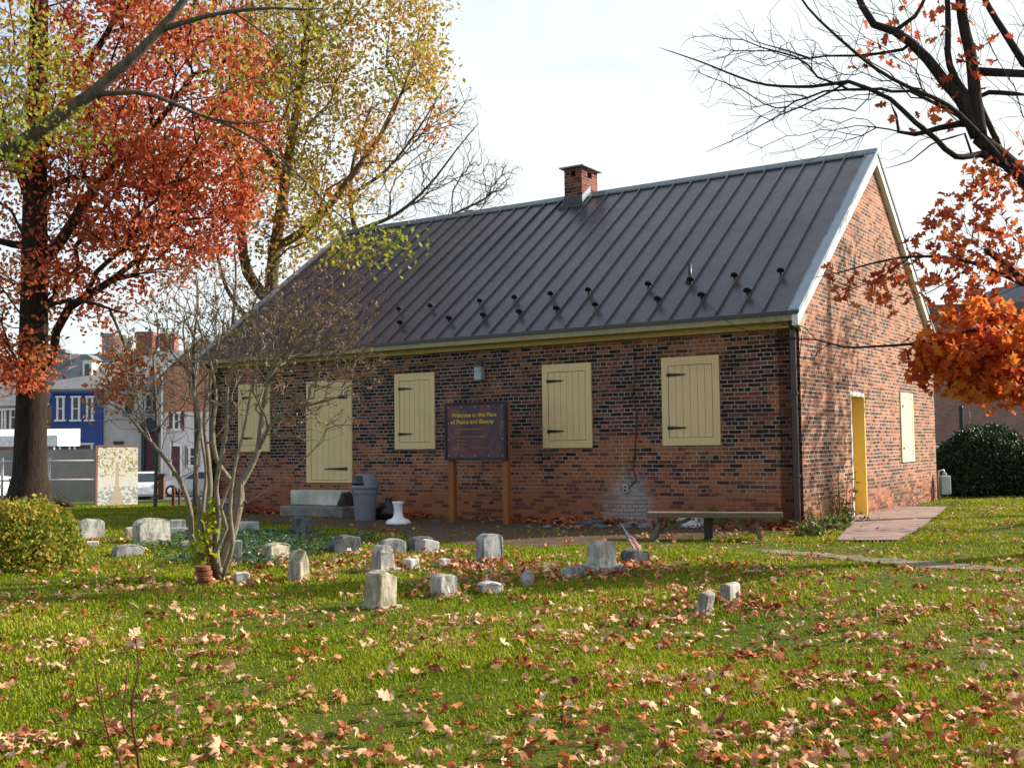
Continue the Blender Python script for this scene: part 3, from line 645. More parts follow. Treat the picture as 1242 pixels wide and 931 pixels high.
# ------------------------------------------------------------------ steps under the door
az=lambda x,y,b=0: inv_front(x,y,b)
s0=az(416,605,-.35)[0]; s1=az(355,605,-.35)[0]; l0=az(417,620,-.75)[0]; l1=az(341,620,-.75)[0]
r=root('stone_steps',H((s0+s1)/2,-.4,0),'two broad worn stone steps leading up to the cream door','steps')
mb=MB(); mb.hbox(l0,l1,-.80,-.012,-.1,.20); build('step',mb,M['concrete_dark'],r,bevel=.02)
mb=MB(); mb.hbox(s0,s1,-.42,-.012,.203,.50); build('step',mb,M['concrete'],r,bevel=.02)
def lump(name,c,r3,mat,label,cat,seed=0,n=14,amp=.18,**kw):
    mb=MB(); pr=[(max(.001,math.sin(t)),-math.cos(t)) for t in np.linspace(.01,math.pi-.01,9)]
    mb.lathe((0,0,0),pr,n); V=np.array(mb.v); ph=seed*3.1
    k=1+amp*np.sin(V[:,0]*3.1+ph)*np.cos(V[:,1]*2.7+ph*2)+amp*.7*np.sin(V[:,2]*4+V[:,0]*5+ph)
    V=V*k[:,None]*np.array(r3)+np.array(c); mb.v=[tuple(v) for v in V]; return build(name,mb,mat,label=label,cat=cat,smooth=True,**kw)
q=az(421.5,612,-.3)[0]; lump('boulder',np.array(H(q,-.36,.16)),(.17,.2,.34),M['dark_rock'],'rough dark boulder wedged between the stone steps and the grey bin','rock',2)
# rubble at the foot of the wall under the outlet
rub=[(716,636,.26,.06),(742,634,.20,.05),(770,637,.22,.06),(727,641,.14,.05),(783,641,.12,.07),(757,641,.12,.05),(701,641,.10,.05),(793,636,.15,.06),(664,640,.07,.035)]
nm=['left-hand flat grey stone','flat pale stone under the outlet','dark flat stone right under the cable end','small stone in front of the left-hand flat stone','upright lump beside the bench leg','middle small stone among the leaves','tiny stone at the left end of the rubble','stone tucked behind the bench leg','lone pebble on the bare earth left of the rubble']
for i,(x,y,w_,h_) in enumerate(rub):
    P=ground_at(x,y); lump('rubble_stone',P+np.array((0,0,h_*.5)),(w_,w_*.6,h_),M['concrete_dark'] if i%3 else M['stone_c'],nm[i]+', foot of the brick wall','stone',i,10,.22,group='rubble stones at the foot of the wall')
P=ground_at(842,641); mb=MB(); mb.box(P+np.array((0,.3,.1)),(.46,.2,.28),rz=-YAW); build('white_block',mb,M['white_stone'],bevel=.02,label='white rectangular block on the ground behind the bench',cat='block')
# ------------------------------------------------------------------ litter bin
P=ground_at(443,631); s_=FPX/np.dot(P-CAM,FWD); hh=(631-573)/s_; rr=16.0/s_
r=root('litter_bin',P,'grey plastic litter bin with a domed swing lid beside the stone steps','bin')
mb=MB(); b_=hh*.72; mb.lathe(P,[(rr*.74,-.02),(rr*.76,.02),(rr*.93,b_*.78),(rr*.98,b_*.79),(rr*.98,b_*.83),(rr*.97,b_*.97),(rr*.90,b_)],28); build('body',mb,M['bin_grey'],r,smooth=False,bevel=.004)
mb=MB(); mb.lathe(P+np.array((0,0,b_*.985)),[(rr*1.03,-.04),(rr*1.05,-.035),(rr*1.05,.01),(rr*.99,.03),(rr*.97,hh*.10),(rr*.84,hh*.19),(rr*.55,hh*.255),(.001,hh*.28)],28); lid=build('lid',mb,M['bin_grey'],r,smooth=True)
mb=MB()   # dark swing opening on the dome, facing left-forward
th0=R(-128)
vs=[];fs=[]
pr=[(rr*1.005,hh*.035),(rr*.99,hh*.09),(rr*.93,hh*.14),(rr*.86,hh*.19),(rr*.72,hh*.225)]
for i,(q_,z_) in enumerate(pr):
    for k in range(7):
        a_=th0+(k-3)*R(14-1.0*i); vs.append(P+np.array((q_*math.cos(a_)*1.015,q_*math.sin(a_)*1.015,b_*.985+z_)))
for i in range(4):
    for k in range(6): fs.append((i*7+k,i*7+k+1,(i+1)*7+k+1,(i+1)*7+k))
mb.add(vs,fs); o=build('opening',mb,M['black_plastic'],lid,smooth=True); so_=o.modifiers.new('thick','SOLIDIFY'); so_.thickness=.012
for a_ in (R(20),R(200)):
    mb=MB(); mb.box(P+np.array((math.cos(a_)*rr*1.04,math.sin(a_)*rr*1.04,b_*.86)),(.05,.12,.045),rz=a_); build('handle',mb,M['bin_grey'],r,bevel=.01)
P=ground_at(461,631); 
def bag():
    pr=[(.02,0),(.22,.02),(.28,.1),(.24,.22),(.15,.30),(.05,.34),(.07,.40),(.02,.41)]; mb=MB(); mb.lathe((0,0,0),pr,18); V=np.array(mb.v)
    a=np.arctan2(V[:,1],V[:,0]); k=1+.12*np.sin(a*5+V[:,2]*14)+.08*np.sin(a*9-V[:,2]*22); V[:,0]*=k;V[:,1]*=k*.7
    V+=P+np.array((.12,.25,0)); mb.v=[tuple(v) for v in V]; build('rubbish_bag',mb,M['black_plastic'],smooth=True,label='crumpled black plastic bag between the grey bin and the white pedestal',cat='bag')
bag()
P=ground_at(483,635); s_=FPX/np.dot(P-CAM,FWD)
def pedestal():
    h=27/s_; R0=14/s_; mb=MB(); n=32; prof=[(R0,-.02),(R0*1.02,.03),(R0*.85,.075),(R0*.55,.10),(R0*.42,.14),(R0*.36,h*.6),(R0*.40,h*.85),(R0*.50,h*.93),(R0*.52,h)]
    mb.lathe((0,0,0),prof,n); V=np.array(mb.v); a=np.arctan2(V[:,1],V[:,0]); sc_=1+.07*np.cos(a*8)*(V[:,2]<.09); V[:,0]*=sc_;V[:,1]*=sc_; V+=P; mb.v=[tuple(v) for v in V]
    build('pedestal',mb,M['white_stone'],smooth=True,label='white scalloped birdbath pedestal without its bowl, in front of the brick wall',cat='pedestal')
pedestal()
# ------------------------------------------------------------------ welcome sign
SB=-1.1
aL,zt=inv_front(540,489,SB); aR,zb=inv_front(614,557.5,SB); zt=(zt+inv_front(614,487.5,SB)[1])/2; zb=(zb+inv_front(540,557,SB)[1])/2
sr_=root('welcome_sign',H((aL+aR)/2,SB,0),'dark purple welcome sign with yellow lettering on two stained wooden posts','sign')
for x in (547.5,613):
    a=inv_front(x,600,SB+.05)[0]; mb=MB(); mb.hbox(a-.055,a+.055,SB+.04,SB+.15,-.15,zt+.02); build('post',mb,M['post_wood'],sr_,bevel=.006)
mb=MB(); mb.hbox(aR,aL,SB,SB+.035,zb,zt)
t=NT('sign_panel'); f=t.noise(2.6,6,.65,dist=.8); f2=t.noise(7,5,.6)
c=t.ramp(f,[(.3,(.018,.018,.05)),(.48,(.080,.022,.050)),(.62,(.17,.045,.05)),(.78,(.26,.12,.11))]); M['sign']=t.bsdf(c,.35,.4)
M['sign_frame']=plain('sign_frame',(.018,.014,.035),.4); M['sign_yellow']=plain('sign_yellow',(.62,.42,.03),.5); M['sign_small']=plain('sign_small_letters',(.40,.24,.06),.6)
panel=build('panel',mb,M['sign'],sr_)
mb=MB(); w_=.035
mb.hbox(aR-.01,aL+.01,SB-.012,SB+.05,zb-.012,zb+w_); mb.hbox(aR-.01,aL+.01,SB-.012,SB+.05,zt-w_,zt+.012); mb.hbox(aL-w_,aL+.012,SB-.014,SB+.05,zb+w_,zt-w_); mb.hbox(aR-.012,aR+w_,SB-.014,SB+.05,zb+w_,zt-w_)
build('frame',mb,M['sign_frame'],sr_)
mb=MB()
for i in range(5):
    for j in range(4):
        if i in(0,4) or j in (0,3):
            a=aR+.07+(aL-aR-.14)*i/4; z=zb+.07+(zt-zb-.14)*j/3; c=np.array(H(a,SB-.004,z)); mb.box(c,(.02,.012,.02),rz=-YAW)
bolts=build('bolt',mb,M['lamp_grey'],panel)
bolts['kind']='stuff'
def text(s,x,y,size,mat,bold=.0,sx=1.0):
    # x,y from the sign's upper left corner, metres
    cu=bpy.data.curves.new('lettering','FONT'); cu.body=s; cu.size=size; cu.offset=bold; cu.extrude=.002; cu.materials.append(mat); cu.space_character=1.0
    tmp=bpy.data.objects.new('tmp_text',cu); me=bpy.data.meshes.new_from_object(tmp); me.name='lettering'
    vs=np.array([v.co[:] for v in me.vertices]); o3=np.array(H(aL-x,SB-.004,zt-y)); X=-np.array([*DA,0]); Nn=-np.array([*DB,0])
    w3=o3+vs[:,[0]]*sx*X+vs[:,[1]]*np.array((0,0,1.))+vs[:,[2]]*Nn-WL[panel.name]
    for v,c in zip(me.vertices,w3): v.co=c
    bpy.data.objects.remove(tmp); o=bpy.data.objects.new('lettering',me); COL.objects.link(o); o.parent=panel; o.location=(0,0,0); o['kind']='stuff'; WL[o.name]=WL[panel.name]; return o
Wd=aL-aR; Hh=zt-zb; k=Wd/74.0   # metres per pixel across
bpy_font=None
text('Welcome to this Place',.115*Wd,.245*Hh,.098,M['sign_yellow'],.0022,1.07)
text('of Peace and Beauty',.095*Wd,.365*Hh,.104,M['sign_yellow'],.0022,1.10)
text('A contemplative Meditation',.16*Wd,.475*Hh,.045,M['sign_small'],.0006,1.25)
text('Place.',.16*Wd,.545*Hh,.045,M['sign_small'],.0006,1.2)
text('Please park in places assigned',.20*Wd,.605*Hh,.043,M['sign_small'],.0006,1.2)
text('Be quiet.',.20*Wd,.67*Hh,.043,M['sign_small'],.0006,1.2)
text('No dogs.',.20*Wd,.735*Hh,.043,M['sign_small'],.0006,1.2)
text('Thank you for your care',.44*Wd,.80*Hh,.036,M['sign_small'],.0004)
# ------------------------------------------------------------------ bench by the wall
P0=ground_at(790,654); P1=ground_at(927,655)
ax=(P1-P0); ax[2]=0; Lb=np.linalg.norm(ax); ax/=Lb; per=np.array((-ax[1],ax[0],0))
tl=at(786,622,P0[1]); tr=at(946,623,P1[1]); zt_b=(tl[2]+tr[2])/2
br_=root('bench',(P0+P1)/2,'weathered plank bench on splayed legs standing in front of the brick wall','bench')
B0=P0-ax*.06; B1=P1+ax*.26
def beam(mb,p,q,w,h,upv=(0,0,1)):
    p=np.array(p,float);q=np.array(q,float); d=q-p; d/=np.linalg.norm(d); s=np.cross(d,upv); s/=np.linalg.norm(s); u=np.cross(s,d)
    c=[p-s*w/2-u*h/2,p+s*w/2-u*h/2,q+s*w/2-u*h/2,q-s*w/2-u*h/2]; c+= [x+u*h for x in c]; return mb.hexa([c[0],c[1],c[2],c[3],c[4],c[5],c[6],c[7]])
def zlev(p,z): return np.array((p[0],p[1],z))
for k_ in (0,1):
    off=per*(k_*.17); mb=MB(); beam(mb,zlev(B0+off,zt_b-.02),zlev(B1+off,zt_b-.02-.008*k_),.16,.075); build('seat_plank',mb,M['bench_wood'],br_,bevel=.006)
zb_=zt_b-.06
for i,(pp,s) in enumerate(((P0,1),(P1,-1))):
    q=pp+per*.08+ax*s*.14; g=float(ground_z(q[0],q[1]))
    for k_ in (-1,1):
        mb=MB(); beam(mb,zlev(q-ax*s*(.12 if k_<0 else .10),g-.03)+per*k_*.16,zlev(q,zb_)+per*k_*.05,.095,.06,tuple(ax)); build('leg',mb,M['bench_wood'],br_,bevel=.005)
    mb=MB(); beam(mb,zlev(q-per*.17,zb_-.03),zlev(q+per*.17,zb_-.03),.05,.06); build('cross_rail',mb,M['bench_dark'],br_)
    mb=MB(); beam(mb,zlev(q-ax*s*.02,g+.10),zlev(q+ax*s*.42,zb_-.01),.05,.04,tuple(per)); build('brace',mb,M['bench_wood'],br_)
q=P0+ax*.80+per*.10; mb=MB(); beam(mb,zlev(q,-.03),zlev(q,zb_),.12,.12,tuple(ax)); build('post',mb,M['bench_dark'],br_)
# ------------------------------------------------------------------ little flag
P=ground_at(764,681)+np.array((0,.12,0)); s_=FPX/np.dot(P-CAM,FWD); F0=at(769,668,P[1]); F1=at(752,633,P[1])
fl=root('flag',P,'little American flag on a leaning stick beside the dark low gravestone','flag')
mb=MB(); d=(F1-F0); mb.tube([P+np.array((0.07,0,-.05)),F0,F1],.006,6); build('stick',mb,M['bench_wood'],fl,smooth=True)
t=NT('flag_cloth'); uvn=t.n('ShaderNodeUVMap'); sx=t.n('ShaderNodeSeparateXYZ'); t.l(uvn.outputs[0],sx.inputs[0])
st=t.math('GREATER_THAN',t.math('MODULO',t.math('MULTIPLY',sx.outputs[1],13),2.0),1.0); base_c=t.mix(st,(.55,.03,.05),(.80,.78,.76))
can=t.math('MULTIPLY',t.math('LESS_THAN',sx.outputs[0],.42),t.math('GREATER_THAN',sx.outputs[1],.46))
vo=t.n('ShaderNodeTexVoronoi'); mpv=t.n('ShaderNodeMapping'); mpv.inputs['Scale'].default_value=(14,17,1); t.l(uvn.outputs[0],mpv.inputs[0]); t.l(mpv.outputs[0],vo.inputs['Vector']); vo.inputs['Scale'].default_value=1; vo.inputs['Randomness'].default_value=.1
stars=t.math('LESS_THAN',vo.outputs['Distance'],.27); cc=t.mix(stars,(.015,.03,.14),(.8,.8,.8)); M['flag']=t.bsdf(t.mix(can,base_c,cc),.8,.2,transl=.3)
nx,nz=14,9; du=d/np.linalg.norm(d); Lf=np.linalg.norm(d)*.92; fly=np.array((.93,-.35,-.25)); fly/=np.linalg.norm(fly); wv=np.cross(du,fly)
V=[];UV=[];Fs=[]
# canton at the top of the hoist; cloth droops and folds in beside the stick
for i in range(nx+1):
    for j in range(nz+1):
        u=i/nx; v=j/nz
        p=F0+du*(Lf*(.04+.96*v)*(1) ) + fly*(u*Lf*.62) + wv*(.018*math.sin(u*9+v*2)) + np.array((0,0,-u*Lf*.5*(1-.1*v)))
        V.append(p); UV.append((u,v))
for i in range(nx):
    for j in range(nz):
        a=i*(nz+1)+j; Fs.append((a,a+nz+1,a+nz+2,a+1))
mb=MB(); mb.add(V,Fs); fc=build('cloth',mb,M['flag'],fl,smooth=True); ul=fc.data.uv_layers.new(name='UVMap')
for lp in fc.data.loops: ul.data[lp.index].uv=UV[lp.vertex_index]
# ------------------------------------------------------------------ terracotta edging beside the shrub
P=ground_at(248,710)
for i in range(4):
    mb=MB(); rr_=.085-.006*(i%2); c=P+np.array((.010*math.sin(i*2.1)-(.0 if i<3 else .012),.012*math.cos(i*3),.0+.052*i)); mb.lathe(c,[(rr_*.93,.0),(rr_,.008),(rr_*1.0,.040),(rr_*.94,.049)],14)
    build('terracotta_ring',mb,M['terracotta'],label=['lowest ring of the rough terracotta pile at the foot of the shrub','second ring from the ground of the terracotta pile at the foot of the shrub','third ring up of the terracotta pile at the foot of the shrub','topmost ring of the terracotta pile at the foot of the shrub'][i],cat='edging brick',group='stacked terracotta rings',bevel=.004)
# meter on its riser at the far corner of the gable
P=np.array(H(-.42,WID-.05,0)); mt=root('utility_meter',P,'pale green meter box on a pipe by the far corner of the gable wall','meter')
c=at(1146,588,P[1]); s_=FPX/np.dot(P-CAM,FWD)
mb=MB(); mb.box((c[0],c[1],c[2]),(12/s_,.2,23/s_)); build('meter_box',mb,M['green_box'],mt,bevel=.03)
mb=MB(); mb.lathe((c[0],c[1],c[2]+12/s_),[(.03,0),(.05,.01),(.05,.05),(.02,.06)],12); build('cap',mb,M['green_box'],mt)
mb=MB(); mb.tube([(c[0]-.12,c[1],-.1),(c[0]-.14,c[1],c[2]+.1),(c[0]-.12,c[1],c[2]+.32),(c[0]-.02,c[1],c[2]+.33),(c[0],c[1],c[2]+.24)],.025,8); build('pipe',mb,M['galv'],mt,smooth=True)
# ------------------------------------------------------------------ the street
def X_(px,py,Y): return at(px,py,Y)
def zpx(px,py,Y): return at(px,py,Y)[2]
def win(parent,x0,x1,y0,y1,Y,frame='white',fw=.12,shut=None,name='window'):
    a=X_(x0,(y0+y1)/2,Y)[0]; b=X_(x1,(y0+y1)/2,Y)[0]; z1=zpx((x0+x1)/2,y0,Y); z0=zpx((x0+x1)/2,y1,Y)
    mb=MB(); mb.box(((a+b)/2,Y-.05,z1-fw/2),(b-a+.12,.12,fw)); mb.box(((a+b)/2,Y-.07,z0+fw/2),(b-a+.2,.18,fw)); mb.box((a+fw/2,Y-.045,(z0+z1)/2),(fw,.1,z1-z0-2*fw)); mb.box((b-fw/2,Y-.045,(z0+z1)/2),(fw,.1,z1-z0-2*fw)); mb.box(((a+b)/2,Y-.04,(z0+z1)/2),(b-a-2*fw,.08,.06))
    f=build(name,mb,M[frame],parent)
    mb=MB(); mb.box(((a+b)/2,Y-.012,(z0+z1)/2),(b-a-2*fw,.02,z1-z0-2*fw)); build('pane',mb,M['dark_glass'],f)
    if shut:
        for s in (-1,1):
            mb=MB(); w_=(b-a)*.42; cx=a-w_/2-.03 if s<0 else b+w_/2+.03; mb.box((cx,Y-.05,(z0+z1)/2),(w_,.07,z1-z0)); 
            for k in range(7): mb.box((cx,Y-.09,z0+(z1-z0)*(k+.5)/7),(w_*.8,.02,(z1-z0)/16))
            build('shutter',mb,M[shut],f)
def rowhouse(label,x0,x1,ye,yr,Y,wall,roofm,depth=9,name='row_house',xr0=None,trim=None):
    a=X_(x0,540,Y)[0]; b=X_(x1,540,Y)[0]; ze=zpx((x0+x1)/2,ye,Y); 
    zr=zpx((x0+x1)/2,yr,Y+depth/2)
    r=root(name,((a+b)/2,Y+depth/2,-1.05),label,'house')
    mb=MB(); v=[(a,Y,-1.4),(b,Y,-1.4),(b,Y+depth,-1.4),(a,Y+depth,-1.4),(a,Y,ze),(b,Y,ze),(b,Y+depth,ze),(a,Y+depth,ze),(a,Y+depth/2,zr-.1),(b,Y+depth/2,zr-.1)]
    mb.add(v,[(3,2,1,0),(0,1,5,4),(2,3,7,6),(1,2,6,9,5),(3,0,4,8,7),(4,5,9,8),(6,7,8,9)]); build('wall',mb,M[wall],r)
    mb=MB(); o=.25; sl=(zr-ze)/(depth/2)
    for s in (0,1):
        e=Y-o if s==0 else Y+depth+o; m_=Y+depth/2; zz=ze-o*sl+.02
        P=[(a+.02,e,zz),(b-.02,e,zz),(b-.02,m_,zr),(a+.02,m_,zr)]; P+=[(p[0],p[1],p[2]+.14) for p in P]; mb.add(P,[(3,2,1,0),(4,5,6,7),(0,1,5,4),(1,2,6,5),(2,3,7,6),(3,0,4,7)])
    rf=build('roof',mb,M[roofm],r)
    mb=MB(); mb.box(((a+b)/2,Y-.12,ze-.14),(b-a-.04,.2,.28)); build('cornice',mb,M[trim or 'slate'],r)
    return r,rf,a,b,ze,zr
def stack(parent,x0,x1,y0,y1,Y,mat,d=1.0,cream=None):
    a=X_(x0,y0,Y)[0]; b=X_(x1,y0,Y)[0]; z1=zpx(x0,y0,Y); z0=zpx(x0,y1,Y)
    mb=MB(); mb.box(((a+b)/2,Y,(z0+z1)/2),(b-a,d,z1-z0)); mb.box(((a+b)/2,Y,z1-.15),(b-a+.16,d+.16,.2)); return build('chimney',mb,M[mat],parent)
# brick house at the far left, behind the big oak
r,rf,a,b,ze,zr=rowhouse('red brick row house with grey roof, leftmost in the street beyond the lawn',-40,24,492,438,69,'brick_red','slate',trim='white')
win(r,2,8,496,522,69); win(r,12,21,490,522,69)
r,rf,a,b,ze,zr=rowhouse('orange brick row house between the big oak trunk and the blue house',24,62,486,432,70.5,'brick_orange','slate',trim='white')
win(r,50,58,490,512,70.5)
stack(rf,64,82,424,452,74,'chimney_grey')
# blue house
r,rf,a,b,ze,zr=rowhouse('bright blue two-storey row house with white windows and a dormer','62' and 62,124,472,432,70,'blue_paint','slate',trim='blue_paint')
for x0,x1 in ((69,78.5),(87,97.5),(105,113.5)): win(r,x0,x1,480,511,70)
win(r,72,86,537,556,70); win(r,90,113,537,556,70)
mb=MB(); Yd=71.6; p=X_(101,436,Yd); q=X_(112,460,Yd); mb.box(((p[0]+q[0])/2,Yd+1,(p[2]+q[2])/2),(q[0]-p[0],2.2,p[2]-q[2])); dm=build('dormer',mb,M['white'],rf)
mb=MB(); mb.box(((p[0]+q[0])/2,Yd-.11,(p[2]+q[2])/2-.05),((q[0]-p[0])*.5,.03,(p[2]-q[2])*.62)); build('pane',mb,M['dark_glass'],dm)
mb=MB(); mb.add([(p[0]-.15,Yd-.2,p[2]),(q[0]+.15,Yd-.2,p[2]),(q[0]+.15,Yd+2.2,p[2]),(p[0]-.15,Yd+2.2,p[2]),((p[0]+q[0])/2,Yd-.2,p[2]+.35),((p[0]+q[0])/2,Yd+2.2,p[2]+.35)],[(0,1,4),(3,5,2),(0,4,5,3),(1,2,5,4),(0,3,2,1)]); build('dormer_roof',mb,M['slate'],rf)
# grey house with the pedimented door
r,rf,a,b,ze,zr=rowhouse('grey two-storey house with a pedimented dark doorway, right of the blue house',124,195,468,428,70.2,'grey_render','slate',trim='slate')
win(r,178,188,473,501,70.2,'teal'); win(r,152,162,478,501,70.2,'teal'); win(r,139,149,535,560,70.2,'teal')
a=X_(173,540,70.2)[0]; b=X_(191,540,70.2)[0]; z0=zpx(182,574,70.2); z1=zpx(182,524,70.2)
mb=MB(); mb.box(((a+b)/2,70.16,(z0+z1)/2),((b-a)*.7,.06,z1-z0)); dd=build('door',mb,M['maroon'],r)
mb=MB(); 
for x in (a+.08,b-.08): mb.box((x,70.1,(z0+z1)/2),(.2,.22,z1-z0))
mb.box(((a+b)/2,70.0,z1+.12),(b-a+.3,.4,.24)); c=(a+b)/2; w_=(b-a)/2+.28
mb.add([(c-w_,69.8,z1+.245),(c+w_,69.8,z1+.245),(c,69.8,z1+.95),(c-w_,70.2,z1+.245),(c+w_,70.2,z1+.245),(c,70.2,z1+.95)],[(0,1,2),(5,4,3),(0,2,5,3),(1,4,5,2),(0,3,4,1)])
build('door_surround',mb,M['teal'],dd)
stack(rf,127,142,405,430,74.5,'chimney_grey'); stack(rf,142,156,407,430,74.3,'chimney_cream'); stack(rf,168,188,403,430,74.6,'brick_red'); stack(rf,196,214,405,424,75.5,'brick_red')
# gable-fronted house
Y=68.5; a=X_(195,540,Y)[0]; b=X_(300,540,Y)[0]; zs=zpx(195,500,Y); ze=zpx(195,457,Y); zr=zpx(248,408,Y); cx=(a+b)/2
r=root('gable_house',(cx,Y+5,-1.05),'gable-fronted house with white-painted lower storey and orange brick above','house')
mb=MB(); mb.box((cx,Y+5,(zs-1.4)/2),(b-a,10,zs+1.4)); build('wall',mb,M['pale_render'],r)
mb=MB(); v=[(a,Y,zs),(b,Y,zs),(b,Y,ze),(cx,Y,zr),(a,Y,ze)]; mb.add(v+[(p[0],Y+10,p[2]) for p in v],[(0,1,2,3,4),(9,8,7,6,5),(0,4,9,5),(4,3,8,9),(3,2,7,8),(2,1,6,7),(1,0,5,6)]); build('upper_wall',mb,M['brick_orange'],r)
for s,e in ((1,a),(-1,b)):
    mb=MB(); P=[(e-s*.2,Y-.15,ze-.12),(cx,Y-.15,zr+.02),(cx,Y-.15,zr+.28),(e-s*.2,Y-.15,ze+.14)]; mb.add(P+[(p[0],Y+10.1,p[2]) for p in P],[(0,1,2,3),(7,6,5,4),(0,4,5,1),(1,5,6,2),(2,6,7,3),(3,7,4,0)]); rf=build('roof',mb,M['slate'],r)
    mb=MB(); P=[(e-s*.2,Y-.22,ze-.10),(cx,Y-.22,zr+.06),(cx,Y-.22,zr+.30),(e-s*.2,Y-.22,ze+.15)]; mb.add(P+[(p[0],Y-.16,p[2]) for p in P],[(0,1,2,3),(7,6,5,4),(0,4,5,1),(1,5,6,2),(2,6,7,3),(3,7,4,0)]); build('bargeboard',mb,M['white'],rf)
win(r,210,219,499,522,Y,'white',shut='maroon'); win(r,229,238,541,566,Y,'white',shut='slate'); win(r,262,271,499,522,Y,'white',shut='maroon')
a=X_(209.5,540,Y)[0]; b=X_(218.5,540,Y)[0]; z0=zpx(214,577,Y); z1=zpx(214,541,Y); mb=MB(); mb.box(((a+b)/2,Y-.04,(z0+z1)/2),(b-a,.1,z1-z0)); dd=build('door',mb,M['maroon'],r)
mb=MB(); mb.box((a-.08,Y-.05,(z0+z1)/2),(.12,.14,z1-z0)); mb.box((b+.08,Y-.05,(z0+z1)/2),(.12,.14,z1-z0)); mb.box(((a+b)/2,Y-.06,z1+.08),(b-a+.4,.16,.16)); build('door_frame',mb,M['white'],dd)
a=X_(197,540,Y)[0]; mb=MB(); mb.tube([(a,Y-.1,-1),(a,Y-.1,ze)],.06,6); build('downspout',mb,M['white'],r)
# shop awning on posts
Y=58.0; a=X_(-30,530,Y)[0]; b=X_(70,530,Y)[0]; z1=zpx(30,519,Y); z0=zpx(30,541,Y)
r=root('awning',((a+b)/2,Y,-1.1),'long white canvas awning on thin posts behind the big oak trunk','awning')
mb=MB(); P=[(a,Y,z0),(b,Y,z0),(b,Y,z0+.55),(a,Y,z0+.55),(a,Y+3,z0),(b,Y+3,z0),(b,Y+3,z1),(a,Y+3,z1)]; mb.add(P,[(0,1,2,3),(3,2,6,7),(1,5,6,2),(0,3,7,4),(5,4,7,6),(0,4,5,1)]); build('canopy',mb,M['canvas'],r)
for x in (64.5,20,-20):
    xx=X_(x,540,Y)[0]; mb=MB(); mb.tube([(xx,Y+.1,-1.3),(xx,Y+.1,z0)],.06,8); build('post',mb,M['white'],r)
# concrete wall behind the fence
Y=40.0; a=X_(-60,560,Y)[0]; b=X_(119,560,Y)[0]; z1=zpx(60,545,Y); z0=-.95
mb=MB(); mb.box(((a+b)/2,Y,(z0+z1)/2-.2),(b-a,.3,z1-z0+.4)); build('lot_wall',mb,M['lot_wall'],label='long dark grey concrete wall seen through the rail fence',cat='wall')
# pipe rail fence with mesh
Y=33.0; r=root('rail_fence',X_(60,610,Y)*np.array((1,1,0))+np.array((0,0,-.3)),'galvanised pipe rail fence running from the oak to the mosaic panel','fence')
a=X_(-60,560,Y)[0]; b=X_(117,560,Y)[0]
for y in (559,582):
    z=zpx(60,y,Y); mb=MB(); mb.tube([(a,Y,z-.0),(b,Y,z)],.028,8); build('rail',mb,M['galv'],r,smooth=True)
for x in (117,60,3,-55):
    xx=X_(x,560,Y)[0]; mb=MB(); g=float(ground_z(xx,Y)); mb.tube([(xx,Y,g-.2),(xx,Y,zpx(x,555,Y))],.04,8); build('post',mb,M['galv'],r,smooth=True)
mb=MB(); zt_=zpx(60,559,Y); g0=float(ground_z(a,Y)); h_=zt_-g0-.05; n=int((b-a-h_)/.14)
for i in range(n):
    x=a+i*.14; mb.tube([(x,Y+.02,g0+.05),(x+h_,Y+.02,zt_)],.0022,3,cap=False); mb.tube([(x+h_,Y+.025,g0+.05),(x,Y+.025,zt_)],.0022,3,cap=False)
build('wire_mesh',mb,M['galv'],r)
# mosaic tree panel
Y=32.3; pl=X_(119,575,Y); pr_=X_(166,575,Y); z1=zpx(142,541,Y); z0=zpx(142,612,Y)-.05
r=root('mosaic_panel',((pl[0]+pr_[0])/2,Y,z0),'upright white mosaic panel showing a tree, at the far edge of the lawn','artwork')
t=NT('mosaic'); tcn=t.n('ShaderNodeTexCoord'); sx=t.n('ShaderNodeSeparateXYZ'); t.l(tcn.outputs['UV'],sx.inputs[0]); U,V_=sx.outputs[0],sx.outputs[1]
vo=t.n('ShaderNodeTexVoronoi',feature='DISTANCE_TO_EDGE'); mpn=t.n('ShaderNodeMapping'); mpn.inputs['Scale'].default_value=(22,33,1); t.l(tcn.outputs['UV'],mpn.inputs[0]); t.l(mpn.outputs[0],vo.inputs['Vector']); vo.inputs['Scale'].default_value=1
gr=t.math('LESS_THAN',vo.outputs['Distance'],.10)
vc=t.n('ShaderNodeTexVoronoi'); t.l(mpn.outputs[0],vc.inputs['Vector']); vc.inputs['Scale'].default_value=1; sv=t.n('ShaderNodeSeparateColor'); t.l(vc.outputs['Color'],sv.inputs[0]); rnd=sv.outputs[0]
ax_=t.math('ABSOLUTE',t.math('SUBTRACT',U,.48))
crown=t.math('GREATER_THAN',V_,.50); white=(.86,.84,.78)
leafc=t.ramp(rnd,[(0,(.86,.84,.74)),(.42,(.80,.76,.62)),(.62,(.55,.46,.20)),(.8,(.36,.27,.10)),(.93,(.7,.68,.6))],'CONSTANT')
col=t.mix(crown,white,leafc)
low=t.math('LESS_THAN',V_,.33); col=t.mix(t.math('MULTIPLY',low,t.math('GREATER_THAN',rnd,.45)),col,(.40,.42,.46))
trw=t.math('ADD',.045,t.math('MULTIPLY',t.math('MAXIMUM',t.math('SUBTRACT',.36,V_),0.0),.42)); trk=t.math('MULTIPLY',t.math('LESS_THAN',ax_,trw),t.math('LESS_THAN',V_,.74))
col=t.mix(trk,col,(.62,.50,.38)); col=t.mix(t.math('MULTIPLY',gr,.3),col,(.30,.27,.24)); M['mosaic']=t.bsdf(col,.5,.4)
PA=R(36); PWD=(pr_[0]-pl[0])*1.02; pcx=(pl[0]+pr_[0])/2
mb=MB(); mb.box((pcx,Y,(z0+z1)/2),(PWD,.10,z1-z0),rz=PA); pn=build('panel',mb,M['mosaic'],r)
